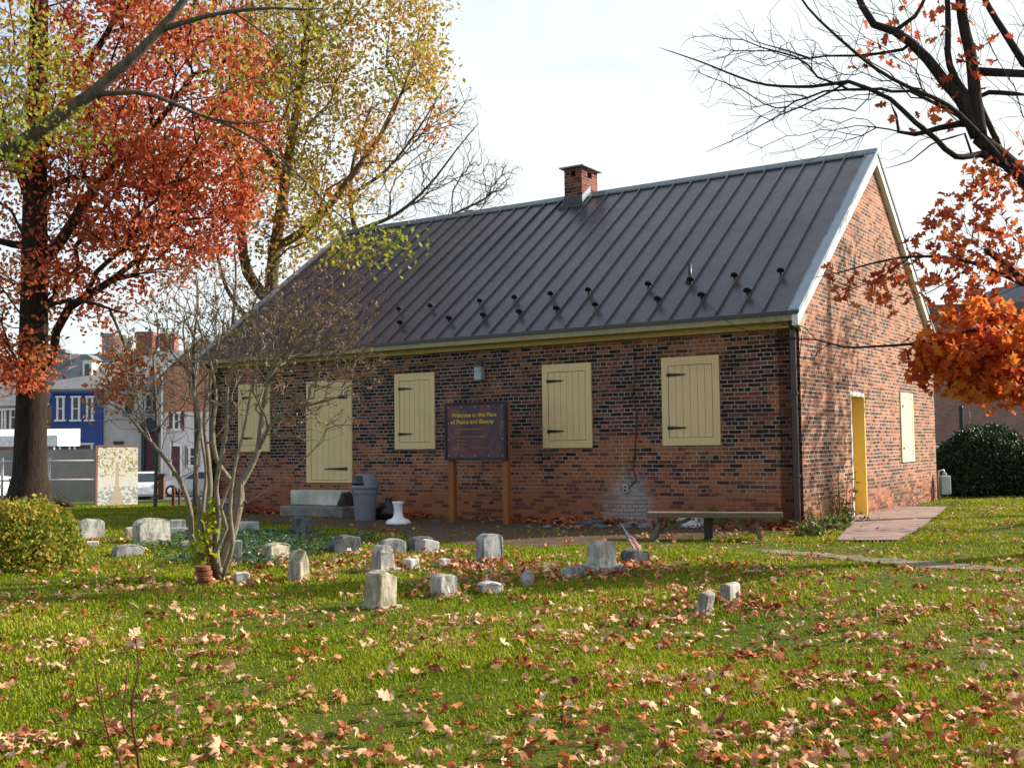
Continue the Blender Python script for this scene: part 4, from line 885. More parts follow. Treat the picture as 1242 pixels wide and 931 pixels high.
ul=pn.data.uv_layers.new(name='UVMap')
for p_ in pn.data.polygons:
    for li in p_.loop_indices:
        v=pn.data.vertices[pn.data.loops[li].vertex_index].co+Vector(WL['mosaic_panel']); ul.data[li].uv=(((v.x-pcx)*math.cos(PA)+(v.y-Y)*math.sin(PA))/PWD+.5,(v.z-z0)/(z1-z0))
mb=MB(); mb.box((pcx-(PWD/2+.03)*math.cos(PA),Y-(PWD/2+.03)*math.sin(PA),(z0+z1)/2),(.06,.14,z1-z0+.06),rz=PA); mb.box((pcx,Y,z1+.02),(PWD+.08,.14,.035),rz=PA); build('frame',mb,plain('mosaic_frame',(.30,.15,.13)),r)
# wooden posts, cabinet
for i,(x0,x1,yt,yb) in enumerate(((208,212.5,590,614),(216,219.5,592,614))):
    P=ground_at((x0+x1)/2,yb); s_=FPX/np.dot(P-CAM,FWD); h_=(yb-yt)/s_; w_=(x1-x0)/s_; mb=MB(); mb.lathe(P-np.array((0,0,.2)),[(w_/2,0),(w_/2,h_+.17),(w_*.42,h_+.2)],10)
    build('wooden_post',mb,M['brown_cab'],label=['thicker left-hand brown post in front of the street','thinner right-hand brown post in front of the street'][i],cat='post',group='short brown posts',smooth=False)
P=ground_at(197,604); Y=43.0; g=float(ground_z(-13,Y)); a=X_(192.5,590,Y)[0]; b=X_(199.5,590,Y)[0]; z1=zpx(196,577,Y); c=(a+b)/2
r=root('post_cabinet',(c,Y,g),'brown cabinet post with a dark overhanging flat top at the kerb','cabinet')
mb=MB(); mb.box((c,Y,(g+z1)/2-.1),(b-a,.22,z1-g+.2)); build('body',mb,M['brown_cab'],r)
mb=MB(); mb.box((c-.05,Y,z1+.05),((b-a)*1.9,.34,.09)); build('top',mb,M['dark_metal'],r)
# ------------------------------------------------------------------ cars
def car(label,px,pyb,Y,heading,mat,L=4.5,name='parked_car',group='cars parked in the street'):
    P=at(px,pyb,Y); g=max(float(ground_z(P[0],Y)),-1.19) if Y<45 else -1.195; P=np.array((P[0],Y,g)); r=root(name,P,label,'car',group)
    ca,sa=math.cos(heading),math.sin(heading); ux=np.array((ca,sa,0)); uy=np.array((-sa,ca,0)); uz=np.array((0,0,1.))
    W=1.72; Hc=1.43
    low=[(-L/2,.35),(-L/2+.03,.62),(-L/2+.12,.86),(-L*.36,.93),(L*.14,.95),(L*.40,.82),(L/2-.06,.66),(L/2,.40),(L/2-.05,.24),(-L/2+.05,.24)]
    mb=MB(); mb.prism(low,P-uy*W/2,ux,uz,uy,W); build('body',mb,mat,r,bevel=.07,smooth=False)
    cab=[(-L*.40,.90),(-L*.27,Hc-.03),(-L*.18,Hc),(L*.02,Hc-.01),(L*.07,Hc-.06),(L*.23,.92)]
    A=[P+ux*x+uz*z-uy*(W/2-.08-(.14 if z>1.1 else 0)) for x,z in cab]; B=[P+ux*x+uz*z+uy*(W/2-.08-(.14 if z>1.1 else 0)) for x,z in cab]; n=len(cab); mb=MB(); mb.add(A+B,[tuple(range(n)),tuple(range(2*n-1,n-1,-1))]+[((i+1)%n,i,i+n,(i+1)%n+n) for i in range(n)]); cabo=build('cabin',mb,mat,r,bevel=.04)
    gl=[(-L*.345,.97),(-L*.262,Hc-.11),(L*.045,Hc-.11),(L*.165,.97)]
    for s in (-1,1):
        o=lambda z: W/2-.075-(.14*(z-.9)/.53)
        A=[P+ux*x+uz*z+uy*s*(o(z)) for x,z in gl]; B=[p+uy*s*.012 for p in A]; mb=MB(); mb.add(A+B,[(0,1,2,3),(7,6,5,4),(0,4,5,1),(1,5,6,2),(2,6,7,3),(3,7,4,0)]); build('side_window',mb,M['dark_glass'],cabo)
    for x0,z0,x1,z1 in ((-L*.402,.93,-L*.283,Hc-.10),(L*.235,.95,L*.09,Hc-.10)):
        s=-1 if x0<0 else 1; q=ux*s*.02+uz*.02; A=[P+ux*x0+uz*z0-uy*.68+q,P+ux*x0+uz*z0+uy*.68+q,P+ux*x1+uz*z1+uy*.56+q,P+ux*x1+uz*z1-uy*.56+q]; B=[p+ux*s*.012 for p in A]; mb=MB(); mb.add(A+B,[(0,1,2,3),(7,6,5,4),(0,4,5,1),(1,5,6,2),(2,6,7,3),(3,7,4,0)]); build('windscreen' if x0>0 else 'rear_window',mb,M['dark_glass'],cabo)
    for x in (-L*.31,L*.31):
        for s in (-1,1):
            c=P+ux*x+uy*s*(W/2-.06)+uz*.32; mb=MB(); mb.tube([c-uy*.10,c+uy*.10],.32,20); w_=build('wheel',mb,M['tyre'],r,bevel=.02)
            mb=MB(); mb.tube([c+uy*s*.09,c+uy*s*.112],.20,16); build('rim',mb,M['rim'],w_)
    for s in (-1,1):
        mb=MB(); mb.box(P-ux*(L/2-.06)+uy*s*.62+uz*.74,(.14,.34,.16),rz=heading); build('tail_light',mb,M['tail'],r)
        mb=MB(); mb.box(P+ux*(L/2-.10)+uy*s*.60+uz*.66,(.14,.34,.14),rz=heading); build('headlight',mb,M['rim'],r)
    mb=MB(); mb.box(P-ux*(L/2+.0)+uz*.6,(.03,.42,.14),rz=heading); build('number_plate',mb,M['white'],r)
    for s in (-1,1):
        mb=MB(); mb.box(P+ux*s*(L/2-.05)+uz*.38,(.16,W*.97,.18),rz=heading); build('bumper',mb,mat,r)
    return r
car('silver saloon parked side-on, seen through the stems of the bare shrub',245,597,62.0,R(180),M['car_silver'],4.7)
car('white saloon seen from behind, between the mosaic panel and the cabinet post',174,592,60.0,R(112),M['car_white'],4.5)
car('white car at the far left edge behind the fence, cut by the frame',-72,604,37.0,R(175),M['car_white'],4.4)
# ------------------------------------------------------------------ right-hand side: hall, pole, pipe, van
Y=46.0; a=X_(1085,500,Y)[0]; b=X_(1440,500,Y)[0]; z1=zpx(1128,380,Y); z2=zpx(1242,361,Y)
r=root('brick_hall',((a+b)/2,Y+8,-1.1),'large plain pinkish brick building standing behind the evergreen bush','building')
an=.18   # turned a little so its roof line climbs towards the right
ux=np.array((math.cos(-an),math.sin(-an),0)); uyb=np.array((math.sin(an),math.cos(an),0)); p0=np.array((X_(1085,500,48)[0],48.5,-1.4)); Lh=26.; hz_=None
best=min(np.arange(4,12,.02),key=lambda z: abs(proj(p0*np.array((1,1,0))+ux*1.6+np.array((0,0,z)))[1]-381))
mb=MB(); c=[p0,p0+ux*Lh,p0+ux*Lh+uyb*14,p0+uyb*14]; mb.hexa(c+[np.array((q[0],q[1],best)) for q in c]); build('wall',mb,M['brick_hall'],r)
mb=MB(); o=.15; c=[p0-ux*o-uyb*o,p0+ux*(Lh+o)-uyb*o,p0+ux*(Lh+o)+uyb*(14+o),p0-ux*o+uyb*(14+o)]; mb.hexa([np.array((q[0],q[1],best+.004)) for q in c]+[np.array((q[0],q[1],best+.38)) for q in c]); build('parapet',mb,plain('hall_coping',(.12,.115,.12)),r)
q0=X_(1225,340,60); mb=MB(); mb.box((q0[0]+1,58,best+1.0),(4,6,3.2)); build('roof_hut',mb,M['chimney_grey'],r)
def vert(px,y0,y1,Y,rad,name,mat,label,cat):
    p=X_(px,y0,Y); q=X_(px,y1,Y); g=float(ground_z(p[0],Y)); mb=MB(); mb.lathe((p[0],Y,g-.1),[(rad,0),(rad,(p[2]-g)*.55),(rad*1.15,(p[2]-g)*.56),(rad*1.15,(p[2]-g)*.6),(rad,(p[2]-g)*.61),(rad,p[2]-g+.1),(rad*.7,p[2]-g+.16)],10); return build(name,mb,mat,label=label,cat=cat)
vert(1165.5,494,560,36.,.075,'dark_pole',M['pole'],'dark pole standing behind the evergreen bush, in front of the pinkish wall','pole')
vert(1175.5,500,560,44.,.035,'conduit_pipe',M['chimney_grey'],'thin grey pipe against the pinkish wall right of the dark pole','pipe')
car('grey car roof just showing between the gable corner and the evergreen bush',1150,566,38.0,R(5),M['car_silver'],4.6)
# ------------------------------------------------------------------ vegetation
def rotmats(n,rng,up=None,spread=1.0):
    q=rng.normal(size=(n,4)); q/=np.linalg.norm(q,axis=1)[:,None]; w,x,y,z=q.T
    return np.stack([np.stack([1-2*(y*y+z*z),2*(x*y-z*w),2*(x*z+y*w)],-1),np.stack([2*(x*y+z*w),1-2*(x*x+z*z),2*(y*z-x*w)],-1),np.stack([2*(x*z-y*w),2*(y*z+x*w),1-2*(x*x+y*y)],-1)],1)
def flatrot(n,rng,tilt):      # random yaw, small tilt
    a=rng.uniform(0,2*np.pi,n); t=rng.normal(0,tilt,n); b=rng.uniform(0,2*np.pi,n); ca,sa=np.cos(a),np.sin(a); Z=np.zeros(n); O=np.ones(n)
    Rz=np.stack([np.stack([ca,-sa,Z],-1),np.stack([sa,ca,Z],-1),np.stack([Z,Z,O],-1)],1)
    ct,st=np.cos(t),np.sin(t); Rx=np.stack([np.stack([O,Z,Z],-1),np.stack([Z,ct,-st],-1),np.stack([Z,st,ct],-1)],1)
    cb,sb=np.cos(b),np.sin(b); Rb=np.stack([np.stack([cb,-sb,Z],-1),np.stack([sb,cb,Z],-1),np.stack([Z,Z,O],-1)],1)
    return Rb@Rx@Rz
def scatter(name,tmplV,tmplF,pos,rot,size,mat,**kw):
    n=len(pos); k=len(tmplV); V=np.einsum('nij,kj->nki',rot,tmplV)*np.asarray(size)[:,None,None]+pos[:,None,:]
    F=(tmplF[None]+(np.arange(n)*k)[:,None,None]).reshape(-1,tmplF.shape[1]); return fastmesh(name,V.reshape(-1,3),F,mat,**kw)
def lobed(curl=.25,nl=4,seed=0,width=.36,inn=.34):
    # an oak leaf: spine with pointed lobes either side, curled; triangles
    rg=np.random.default_rng(seed); spine=[];L_=[];R_=[]
    n=nl*2+1
    for i in range(n+1):
        t=i/n; y=t; env=math.sin(math.pi*min(1,.12+t*.88))**.6; w=width*env*(1.0 if i%2 else inn); 
        if i==0: w=.02
        if i==n: w=.0; 
        off=.10 if i%2 else 0
        spine.append((0,y)); L_.append((-w*(1+rg.normal(0,.1)),y+off*.9)); R_.append((w*(1+rg.normal(0,.1)),y+off*.9))
    P=np.array(spine+L_+R_); m=n+1; F=[]
    for i in range(n):
        F+=[(i,i+1,m+i+1),(i,m+i+1,m+i),(i,2*m+i,2*m+i+1),(i,2*m+i+1,i+1)]
    x,y=P[:,0],P[:,1]-.5; z=curl*(x*x*(1.2+.9*np.sin(seed*2.3+y*3))+ .7*y*y*np.cos(seed*1.7)+.5*x*y)+ .07*np.sin(y*(6+seed)+x*9+seed)
    return np.stack([x,y,z],-1),np.array(F)
def simple_leaf(w=.32):
    V=np.array([(0,-.5,0),(-w,-.05,.10),(0,0,-.02),(w,-.05,.10),(0,.5,.03)]); return V,np.array([(0,2,1),(0,3,2),(1,2,4),(2,3,4)])
LEAF=simple_leaf(); OAK=lobed(.3,3,1)
def grow(limbs,attr,bf=.35,seg=.5,wig=.12,rtip=.006,ex=2.3,angw=.5,seed=0):
    """limbs: [(points, r0, r1)] - first starts at the root; the rest join the nearest node. attr: crown points."""
    rg=np.random.default_rng(seed); pos=[];par=[];minr=[];path=[];dirs=[]
    def addn(p,q,r=0):
        p=np.array(p,float); pos.append(p); par.append(q); minr.append(r)
        if q<0: path.append(0.);dirs.append(np.array((0,0,1.)))
        else:
            d=p-pos[q]; l=np.linalg.norm(d)+1e-9; path.append(path[q]+l); dirs.append(d/l)
        return len(pos)-1
    for li,(pts,r0,r1) in enumerate(limbs):
        pts=[np.array(p,float) for p in pts]; tot=sum(np.linalg.norm(b-a) for a,b in zip(pts[:-1],pts[1:])); 
        if li==0: cur=addn(pts[0],-1,r0)
        else:
            A=np.array(pos); i=int(np.argmin(np.linalg.norm(A-pts[0],axis=1))); cur=i
            if np.linalg.norm(A[i]-pts[0])>.05: cur=addn(pts[0],i,r0)
        # catmull-rom through the points
        P=[pts[0]*2-pts[1]]+pts+[pts[-1]*2-pts[-2]]; done=0
        for k in range(1,len(P)-2):
            l=np.linalg.norm(P[k+1]-P[k]); n=max(1,int(l/(seg*.6)))
            for j in range(1,n+1):
                t=j/n; q=.5*((2*P[k])+(-P[k-1]+P[k+1])*t+(2*P[k-1]-5*P[k]+4*P[k+1]-P[k+2])*t*t+(-P[k-1]+3*P[k]-3*P[k+1]+P[k+2])*t**3)
                f=(done+l*t)/tot; cur=addn(q,cur,r0+(r1-r0)*f)
            done+=l
    attr=np.asarray(attr,float); n=len(attr); best=np.full(n,1e9); bi=np.zeros(n,int); alive=np.ones(n,bool)
    def upd(i):
        d=attr-pos[i]; l=np.linalg.norm(d,axis=1)+1e-9; c=l*(1+angw*(1-(d@dirs[i])/l))+bf*path[i]; k=c<best; best[k]=c[k]; bi[k]=i
    for i in range(len(pos)): upd(i)
    ends=np.zeros(n,int)
    for _ in range(n):
        c=np.where(alive,best,1e9); a=int(np.argmin(c)); alive[a]=False; i=bi[a]; d=attr[a]-pos[i]; l=np.linalg.norm(d); k=max(1,int(l/seg)); cur=i; d0=dirs[i]*l*.35
        for j in range(1,k+1):
            t=j/k; q=pos[i]+d*t+d0*(t*(1-t))*1.2+(rg.normal(0,wig*seg,3) if j<k else 0); cur=addn(q,cur); upd(cur)
        ends[a]=cur
    N=len(pos); pos=np.array(pos); par=np.array(par); 
    rr=np.zeros(N); nch=np.zeros(N,int)
    for i in range(1,N):
        if par[i]>=0: nch[par[i]]+=1
    for i in range(N-1,-1,-1):
        if nch[i]==0: rr[i]+=rtip**ex
        if par[i]>=0: rr[par[i]]+=rr[i]
    rr=rr**(1/ex); rr=np.maximum(rr,np.array(minr)); return pos,par,rr,ends
def tree_mesh(pos,par,rr):
    N=len(pos); ch=[[] for _ in range(N)]
    for i in range(N):
        if par[i]>=0: ch[par[i]].append(i)
    mb=MB(); st=[(0,None)]
    while st:
        s,pr=st.pop(); pts=[];rad=[]
        if pr is not None: pts.append(pos[pr]); rad.append(min(rr[s]*1.15,rr[pr]*.98))
        c=s
        while True:
            pts.append(pos[c]); rad.append(rr[c]); k=sorted(ch[c],key=lambda j:-rr[j])
            if not k: break
            for j in k[1:]: st.append((j,c))
            c=k[0]
        if len(pts)<2: continue
        rad[-1]*=.5; R0=max(rad); n=12 if R0>.15 else 8 if R0>.05 else 5 if R0>.015 else 3
        mb.tube(pts,rad,n,cap=n>4)
    return mb
def leaves_at(P,per,spread,size,seed=0,droop=0,szvar=.3):
    rg=np.random.default_rng(seed); n=len(P)*per; p=np.repeat(P,per,axis=0)+rg.normal(0,1,(n,3))*np.array((spread,spread,spread*.75)); p[:,2]-=droop*rg.random(n); s=size*(1+rg.uniform(-szvar,szvar,n)); return p,rotmats(n,rg),s
def plant(name,label,cat,limbs,attr,bark_,leaf,P,per,spread,size,tm=LEAF,group=None,seed=0,crown='crown',droop=0,**g):
    pos,par,rr,ends=grow(limbs,attr,seed=seed,**g); mb=tree_mesh(pos,par,rr); b=pos[0]
    r=root(name,b,label,cat,group); build('trunk',mb,bark_,r,smooth=True)
    if leaf is not None:
        p,ro,s=leaves_at(P if P is not None else attr,per,spread,size,seed,droop); o=scatter(crown,tm[0],tm[1],p,ro,s,leaf,parent=r)
    return r
def blob(rg,n,c,r,shell=.0):
    v=rg.normal(size=(n,3)); v/=np.linalg.norm(v,axis=1)[:,None]; k=rg.random(n)**(1/3); k=shell+(1-shell)*k; return np.array(c)+v*k[:,None]*np.array(r)
def pxblob(rg,n,px,py,Y,rx,ry,rd,shell=0.):   # an ellipsoid centred on what is seen at (px,py) at depth Y; radii in pixels there, rd metres deep
    c=at(px,py,Y); s=Y/FPX; return blob(rg,n,c,(rx*s,rd,ry*s),shell)
rg=np.random.default_rng(5)
# --- the big red oak on the left (30 m off)
Yt=29.8; base=ground_at(36,616); Yt=base[1]
def T(px,py,Y=None): return at(px,py,Y or Yt)
limbs=[([base-np.array((0,0,.3)),base+np.array((0,0,.05)),base+np.array((0,0,.5)),T(36,575)],.78,.44),([T(36,575),T(38,500),T(41,400),T(42,300),T(43,200),T(46,80),T(50,-60),T(60,-200)],.43,.16),
 ([T(41,330),T(75,290),T(110,235),T(150,190),T(190,150),T(235,90)],.17,.06),([T(42,260),T(20,200),T(-20,120),T(-60,60)],.15,.05),([T(43,200),T(80,120),T(130,40),T(170,-40)],.15,.05),
 ([T(41,390,Yt),T(60,370,Yt-1),T(100,365,Yt-2.5),T(150,380,Yt-3.5)],.08,.03),([T(42,300),T(-10,290),T(-60,260)],.12,.04),([T(43,240),T(90,215,Yt+1),T(150,225,Yt+2),T(215,215,Yt+2)],.10,.04)]
B=[(60,60,Yt,190,150,4.5,340),(200,120,Yt,135,130,4,340),(215,235,Yt,95,85,3.0,230),(130,215,Yt,110,90,3.5,230),(10,250,Yt,110,110,4,200),(-110,130,Yt+1,120,160,4,200),(120,-120,Yt,240,130,5,330),(60,350,Yt-.8,130,36,3,90),(190,300,Yt-1,70,40,2,60),(150,455,Yt-3.2,26,40,.7,30),(15,415,Yt-1,55,38,2,80),(275,190,Yt,60,75,2,90),(20,440,Yt-2,40,26,1.0,22),(235,30,Yt,80,90,3,110)]
A_pts=np.concatenate([pxblob(rg,int(n),x,y,Y,rx,ry,rd,.25) for x,y,Y,rx,ry,rd,n in B])
gapf=lambda P,s,k: np.sin(P[:,0]*s+1.7*np.sin(P[:,2]*s*.8))+np.sin(P[:,2]*s*1.3+P[:,1]*s*.7)+k
A_red=A_pts[gapf(A_pts,1.6,.95)>0]
plant('oak_tree','huge red oak with rust-red autumn leaves and a thick dark trunk at the left','tree',limbs,A_pts,M['bark_oak'],M['leaf_redoak'],A_red,21,.25,.15,seed=1,group='autumn trees',bf=.32,seg=.8,rtip=.010,ex=2.25,droop=.2)
mb=MB(); 
for k_ in range(7):
    a_=k_*.9+.3; d_=np.array((math.cos(a_),math.sin(a_),0)); g_=base+d_*1.25; g_[2]=float(ground_z(g_[0],g_[1]))-.08
    mb.tube([base+d_*.30+np.array((0,0,.30)),base+d_*.62+np.array((0,0,.14)),base+d_*.95+np.array((0,0,.05)),g_],[.20,.16,.10,.03],8)
oak=bpy.data.objects['oak_tree']; build('root_flare',mb,M['bark_oak'],oak,smooth=True)
# --- the yellow tree behind the left end of the house
Yt=35.0; base=np.array((*T(330,600,Yt)[:2],-.35))
limbs=[([base,T(330,450),T(328,400),T(330,330),T(340,260),T(350,190),T(365,100),T(380,-20)],.30,.08),
 ([T(329,370),T(300,330),T(293,280),T(290,200),T(285,120),T(275,30)],.19,.05),([T(335,300),T(362,285),T(392,258),T(425,215),T(470,150),T(500,80)],.16,.03),([T(345,220),T(310,150),T(300,60),T(300,-40)],.12,.04),
 ([T(328,400),T(300,385),T(275,350),T(262,300),T(255,240)],.09,.03)]
B=[(370,40,Yt,90,90,3.2,330),(440,60,Yt,85,95,3,260),(330,150,Yt,80,90,3,260),(400,170,Yt,70,75,2.5,200),(300,30,Yt,80,80,3,200),(500,40,Yt,48,70,2,95),(525,110,Yt-1,26,60,1.2,42),(400,260,Yt-1,60,45,1.6,80),(330,-90,Yt,170,90,4,200),(300,240,Yt,50,55,2,90),(350,300,Yt,45,50,1.5,50),(455,215,Yt,40,50,1.5,45)]
A2=np.concatenate([pxblob(rg,int(n*.75),x,y,Y,rx,ry,rd,.1) for x,y,Y,rx,ry,rd,n in B])
A_yel=A2[gapf(A2,1.5,.85)>0]
plant('maple_tree','tall yellow-leaved tree with a pale forked trunk rising behind the left end of the roof','tree',limbs,A2,M['bark_tan'],M['leaf_yellow'],A_yel,17,.30,.15,seed=2,group='autumn trees',bf=.32,seg=.8,rtip=.009,ex=2.3,droop=.3)
# --- the leafless tree behind the roof
Yt=38.0; base=np.array((*T(440,600,Yt)[:2],-.5))
limbs=[([base,T(440,450),T(437,350),T(432,290),T(425,240),T(430,190),T(450,130)],.20,.04),([T(437,330),T(470,300),T(500,285),T(545,262),T(590,240),T(615,218)],.085,.015),([T(432,280),T(480,260),T(520,225),T(555,180),T(580,150)],.075,.015),([T(428,235),T(470,205),T(505,160),T(530,120),T(545,95)],.07,.015),([T(436,300),T(400,265),T(380,220),T(370,180)],.08,.02)]
B=[(560,240,Yt,66,32,1.5,300),(595,212,Yt,42,26,1,150),(540,180,Yt,52,48,1.6,260),(500,140,Yt,60,48,1.6,230),(480,230,Yt,60,45,1.8,240),(430,180,Yt,60,70,1.8,170),(350,250,Yt,75,60,2,140),(560,130,Yt,26,32,1,60)]
A3=np.concatenate([pxblob(rg,n,x,y,Y,rx,ry,rd,.1) for x,y,Y,rx,ry,rd,n in B+B])
plant('bare_tree','leafless tree with fine dark twigs fanning out above the roof left of the chimney','tree',limbs,A3,M['bark_grey'],None,None,0,0,0,seed=3,group='bare trees',bf=.12,seg=.6,rtip=.0065,ex=2.75,wig=.05,angw=2.0)
# --- scrub of bare saplings between the street and the house
for k_,(px,h_,sd) in enumerate(((282,300,41),(236,330,42),(188,380,43))):
    Yt=27.0+k_*.9; base=np.array((*T(px,600,Yt)[:2],-.4)); limbs=[([base,T(px+2,520),T(px-2,430),T(px+4,h_+40),T(px+2,h_)],.085-.015*k_,.02)]
    A=np.concatenate([pxblob(rg,130,px,h_+75,Yt,46,65,1.0,.1),pxblob(rg,60,px+10,h_+20,Yt,50,40,1,.1)])
    plant('slender_tree',['slim bare tree right behind the shrub, next to the left corner of the house','slim bare tree in front of the gable-fronted house','thinnest bare tree in front of the grey pedimented house'][k_],'tree',limbs,A,M['bark_grey'],M['seedhead'],A[::3],2,.25,.07,seed=sd,group='slim bare trees by the street',bf=.3,seg=.45,rtip=.006,ex=2.4)
# --- overhanging limb, upper left, near
Yt=11.0; base=ground_at(-330,760); base=np.array((T(-300,600,Yt)[0],Yt,-.3))
limbs=[([base,T(-290,500),T(-260,400),T(-180,290),T(-90,225),T(0,186),T(40,165),T(80,135),T(110,115),T(140,88),T(170,62),T(192,38),T(210,18),T(232,-12),T(270,-60)],.19,.028),
 ([T(-290,480),T(-320,350),T(-300,200),T(-260,50)],.16,.05),
 ([T(112,117),T(140,113),T(165,112),T(190,117),T(225,132),T(260,145),T(300,150),T(330,147)],.034,.008),([T(190,40),T(215,30),T(250,20),T(282,14),T(330,10),T(370,12),T(392,10)],.034,.010),([T(258,144),T(290,158),T(330,183),T(372,222),T(405,255),T(440,282),T(478,290)],.016,.005),
 ([T(62,160),T(75,190),T(100,220),T(120,235),T(165,262)],.012,.005),([T(280,14),T(320,40),T(370,90)],.012,.006),([T(-60,215),T(-10,205),T(50,212)],.02,.006)]
B=[(45,105,Yt,62,62,.8,85),(20,160,Yt-.4,50,40,.7,50),(60,60,Yt,60,45,.8,40),(100,165,Yt,35,18,.4,16),(-90,120,Yt,120,110,1.5,110),(360,60,Yt+.3,80,70,.8,46),(300,120,Yt,80,50,.6,20),(-250,40,Yt,150,110,1.5,120),(250,40,Yt+.5,90,60,.8,24),(10,20,Yt,60,50,.8,30),(440,300,Yt,40,17,.4,30),(405,290,Yt,28,20,.4,16),(482,290,Yt,22,12,.3,9),(500,90,Yt+.3,44,80,.6,16),(360,230,Yt,40,40,.4,12)]
A4=np.concatenate([pxblob(rg,n,x,y,Y,rx,ry,rd,.1) for x,y,Y,rx,ry,rd,n in B])
plant('elm_tree','near grey limb with yellow-green leaves reaching in from the upper left corner','tree',limbs,A4,M['bark_grey'],M['leaf_near'],A4,7,.13,.060,seed=4,group='autumn trees',bf=.3,seg=.25,rtip=.0025,ex=2.4,droop=.05)
# --- right-hand near oak
Yt=13.5
def Q(px,py,dy=0): return at(px,py,Yt+dy)
base=np.array((Q(1400,600)[0],Yt+.2,-.25))
limbs=[([base,Q(1395,480),Q(1350,380),Q(1300,290),Q(1250,225),Q(1215,190),Q(1185,166),Q(1178,150),Q(1168,125),Q(1145,98),Q(1125,72),Q(1105,52),Q(1085,38),Q(1060,30),Q(1046,8),Q(1030,-30)],.20,.036),
 ([Q(1190,172),Q(1183,120),Q(1178,70),Q(1167,20),Q(1160,-60)],.085,.05),([Q(1180,130),Q(1152,80),Q(1150,30),Q(1148,-40)],.05,.03),
 ([Q(1200,185),Q(1160,190,-.3),Q(1135,168,-.4),Q(1110,148,-.5),Q(1080,120,-.5),Q(1055,108,-.5),Q(1030,99,-.4),Q(985,105,-.3),Q(930,103),Q(895,93),Q(850,75),Q(800,58)],.042,.006),
 ([Q(1225,205,-.4),Q(1190,165,-.5),Q(1150,128,-.6),Q(1100,105,-.6),Q(1060,82,-.6),Q(1010,40,-.6),Q(980,10,-.6),Q(960,-20,-.6)],.035,.012),
 ([Q(1165,150,.2),Q(1140,155,.2),Q(1110,163,.2),Q(1090,160,.2),Q(1087,140,.2),Q(1080,125,.2)],.045,.012),([Q(1095,60,.1),Q(1050,67,.2),Q(1000,68,.2),Q(965,72,.2),Q(925,58,.2)],.022,.006),
 ([Q(1030,99,-.4),Q(1000,115,-.4),Q(970,130),Q(945,140),Q(900,165),Q(855,185)],.014,.004),([Q(980,70),Q(950,60),Q(915,50),Q(900,38)],.012,.004),
 ([Q(1170,162,-.2),Q(1130,175,-.3),Q(1105,195,-.3),Q(1070,205,-.3)],.014,.004),([Q(1086,36),Q(1110,20),Q(1125,-10)],.03,.02),
 ([Q(1350,400,.2),Q(1290,370),Q(1245,343),Q(1215,318),Q(1198,303)],.075,.045),([Q(1240,345,-.2),Q(1205,328,-.3),Q(1160,314,-.4),Q(1105,311,-.5),Q(1055,320,-.6),Q(1020,330,-.6),Q(985,337,-.6)],.028,.006),
 ([Q(1105,311,-.5),Q(1070,335,-.5),Q(1030,352,-.6),Q(1000,365,-.6)],.010,.004),([Q(1180,322,-.3),Q(1135,350,-.3),Q(1090,372,-.3)],.010,.004),
 ([Q(1370,440,-.8),Q(1300,402,-.8),Q(1242,395,-.9),Q(1190,399,-1),Q(1140,409,-1),Q(1105,417,-1),Q(1060,420,-1),Q(1025,421,-1),Q(990,412,-1),Q(955,410,-1),Q(925,400,-1)],.034,.006),
 ([Q(960,410,-1),Q(925,405,-1),Q(890,395,-1),Q(862,372,-1),Q(850,358,-1)],.006,.003),([Q(968,411,-1),Q(970,430,-1),Q(965,448,-1),Q(945,452,-1)],.006,.003),
 ([Q(1250,90),Q(1225,50),Q(1200,10),Q(1180,-30)],.05,.03),([Q(1215,185,.4),Q(1190,130,.4),Q(1187,118,.4),Q(1200,112,.4),Q(1245,115,.4)],.04,.03),([Q(1290,280,.5),Q(1260,180,.5),Q(1250,90,.5)],.09,.05)]
B=[(930,90,0,110,60,.7,220),(880,60,0,60,45,.6,100),(1000,110,0,90,80,.7,190),(1060,60,0,90,70,.8,170),(950,160,0,80,40,.6,90),(1120,60,0,80,80,.9,80),(1060,170,0,80,30,.5,45),(1190,90,.2,80,110,1,80),(1000,20,0,90,50,.8,60),(1230,30,0,70,60,1,40),(1210,250,.2,50,60,.8,60),(1290,120,0,80,120,1.2,60),(1350,250,.3,110,90,1.2,50),(930,405,-1,55,28,.25,34),(985,440,-1,25,22,.25,14),(1130,-60,0,200,70,1.4,70)]
Abare=np.concatenate([pxblob(rg,n,x,y,Yt+dy,rx,ry,rd,.1) for x,y,dy,rx,ry,rd,n in B])
B2=[(1175,255,-.2,50,38,.5,30),(1195,215,-.2,38,22,.4,14),(1150,300,-.4,50,28,.4,26),(1215,300,-.2,40,45,.5,26),(1175,345,-.5,65,24,.4,30),(1080,340,-.6,60,22,.35,15),(1030,345,-.6,45,20,.3,5),(1235,200,0,40,40,.6,14),(1120,25,0,60,28,.5,9),(1085,60,0,45,22,.4,7),(1165,70,0,40,60,.5,8),(1110,130,-.2,60,40,.4,6)]
Arust=np.concatenate([pxblob(rg,n,x,y,Yt+dy,rx,ry,rd,0) for x,y,dy,rx,ry,rd,n in B2])
B3=[(1160,412,-1.0,60,14,.6,40),(1140,440,-1.0,32,9,.4,20),(1205,448,-1.0,48,12,.5,34),(1180,462,-1.0,40,10,.4,22),(1215,418,-1,40,12,.6,26),(1235,392,-.9,35,12,.5,20),(1185,375,-.9,58,9,.4,20),(1270,420,-.9,45,45,.6,40),(1128,424,-1,22,10,.3,12),(1232,465,-1,22,10,.4,12)]
Aor=np.concatenate([pxblob(rg,n,x,y,Yt+dy,rx,ry,rd,0) for x,y,dy,rx,ry,rd,n in B3])
Aall=np.concatenate([Abare,Arust,Aor])
pos,par,rr,ends=grow(limbs,Aall,bf=.28,seg=.25,wig=.12,rtip=.0030,ex=2.75,angw=1.0,seed=6)
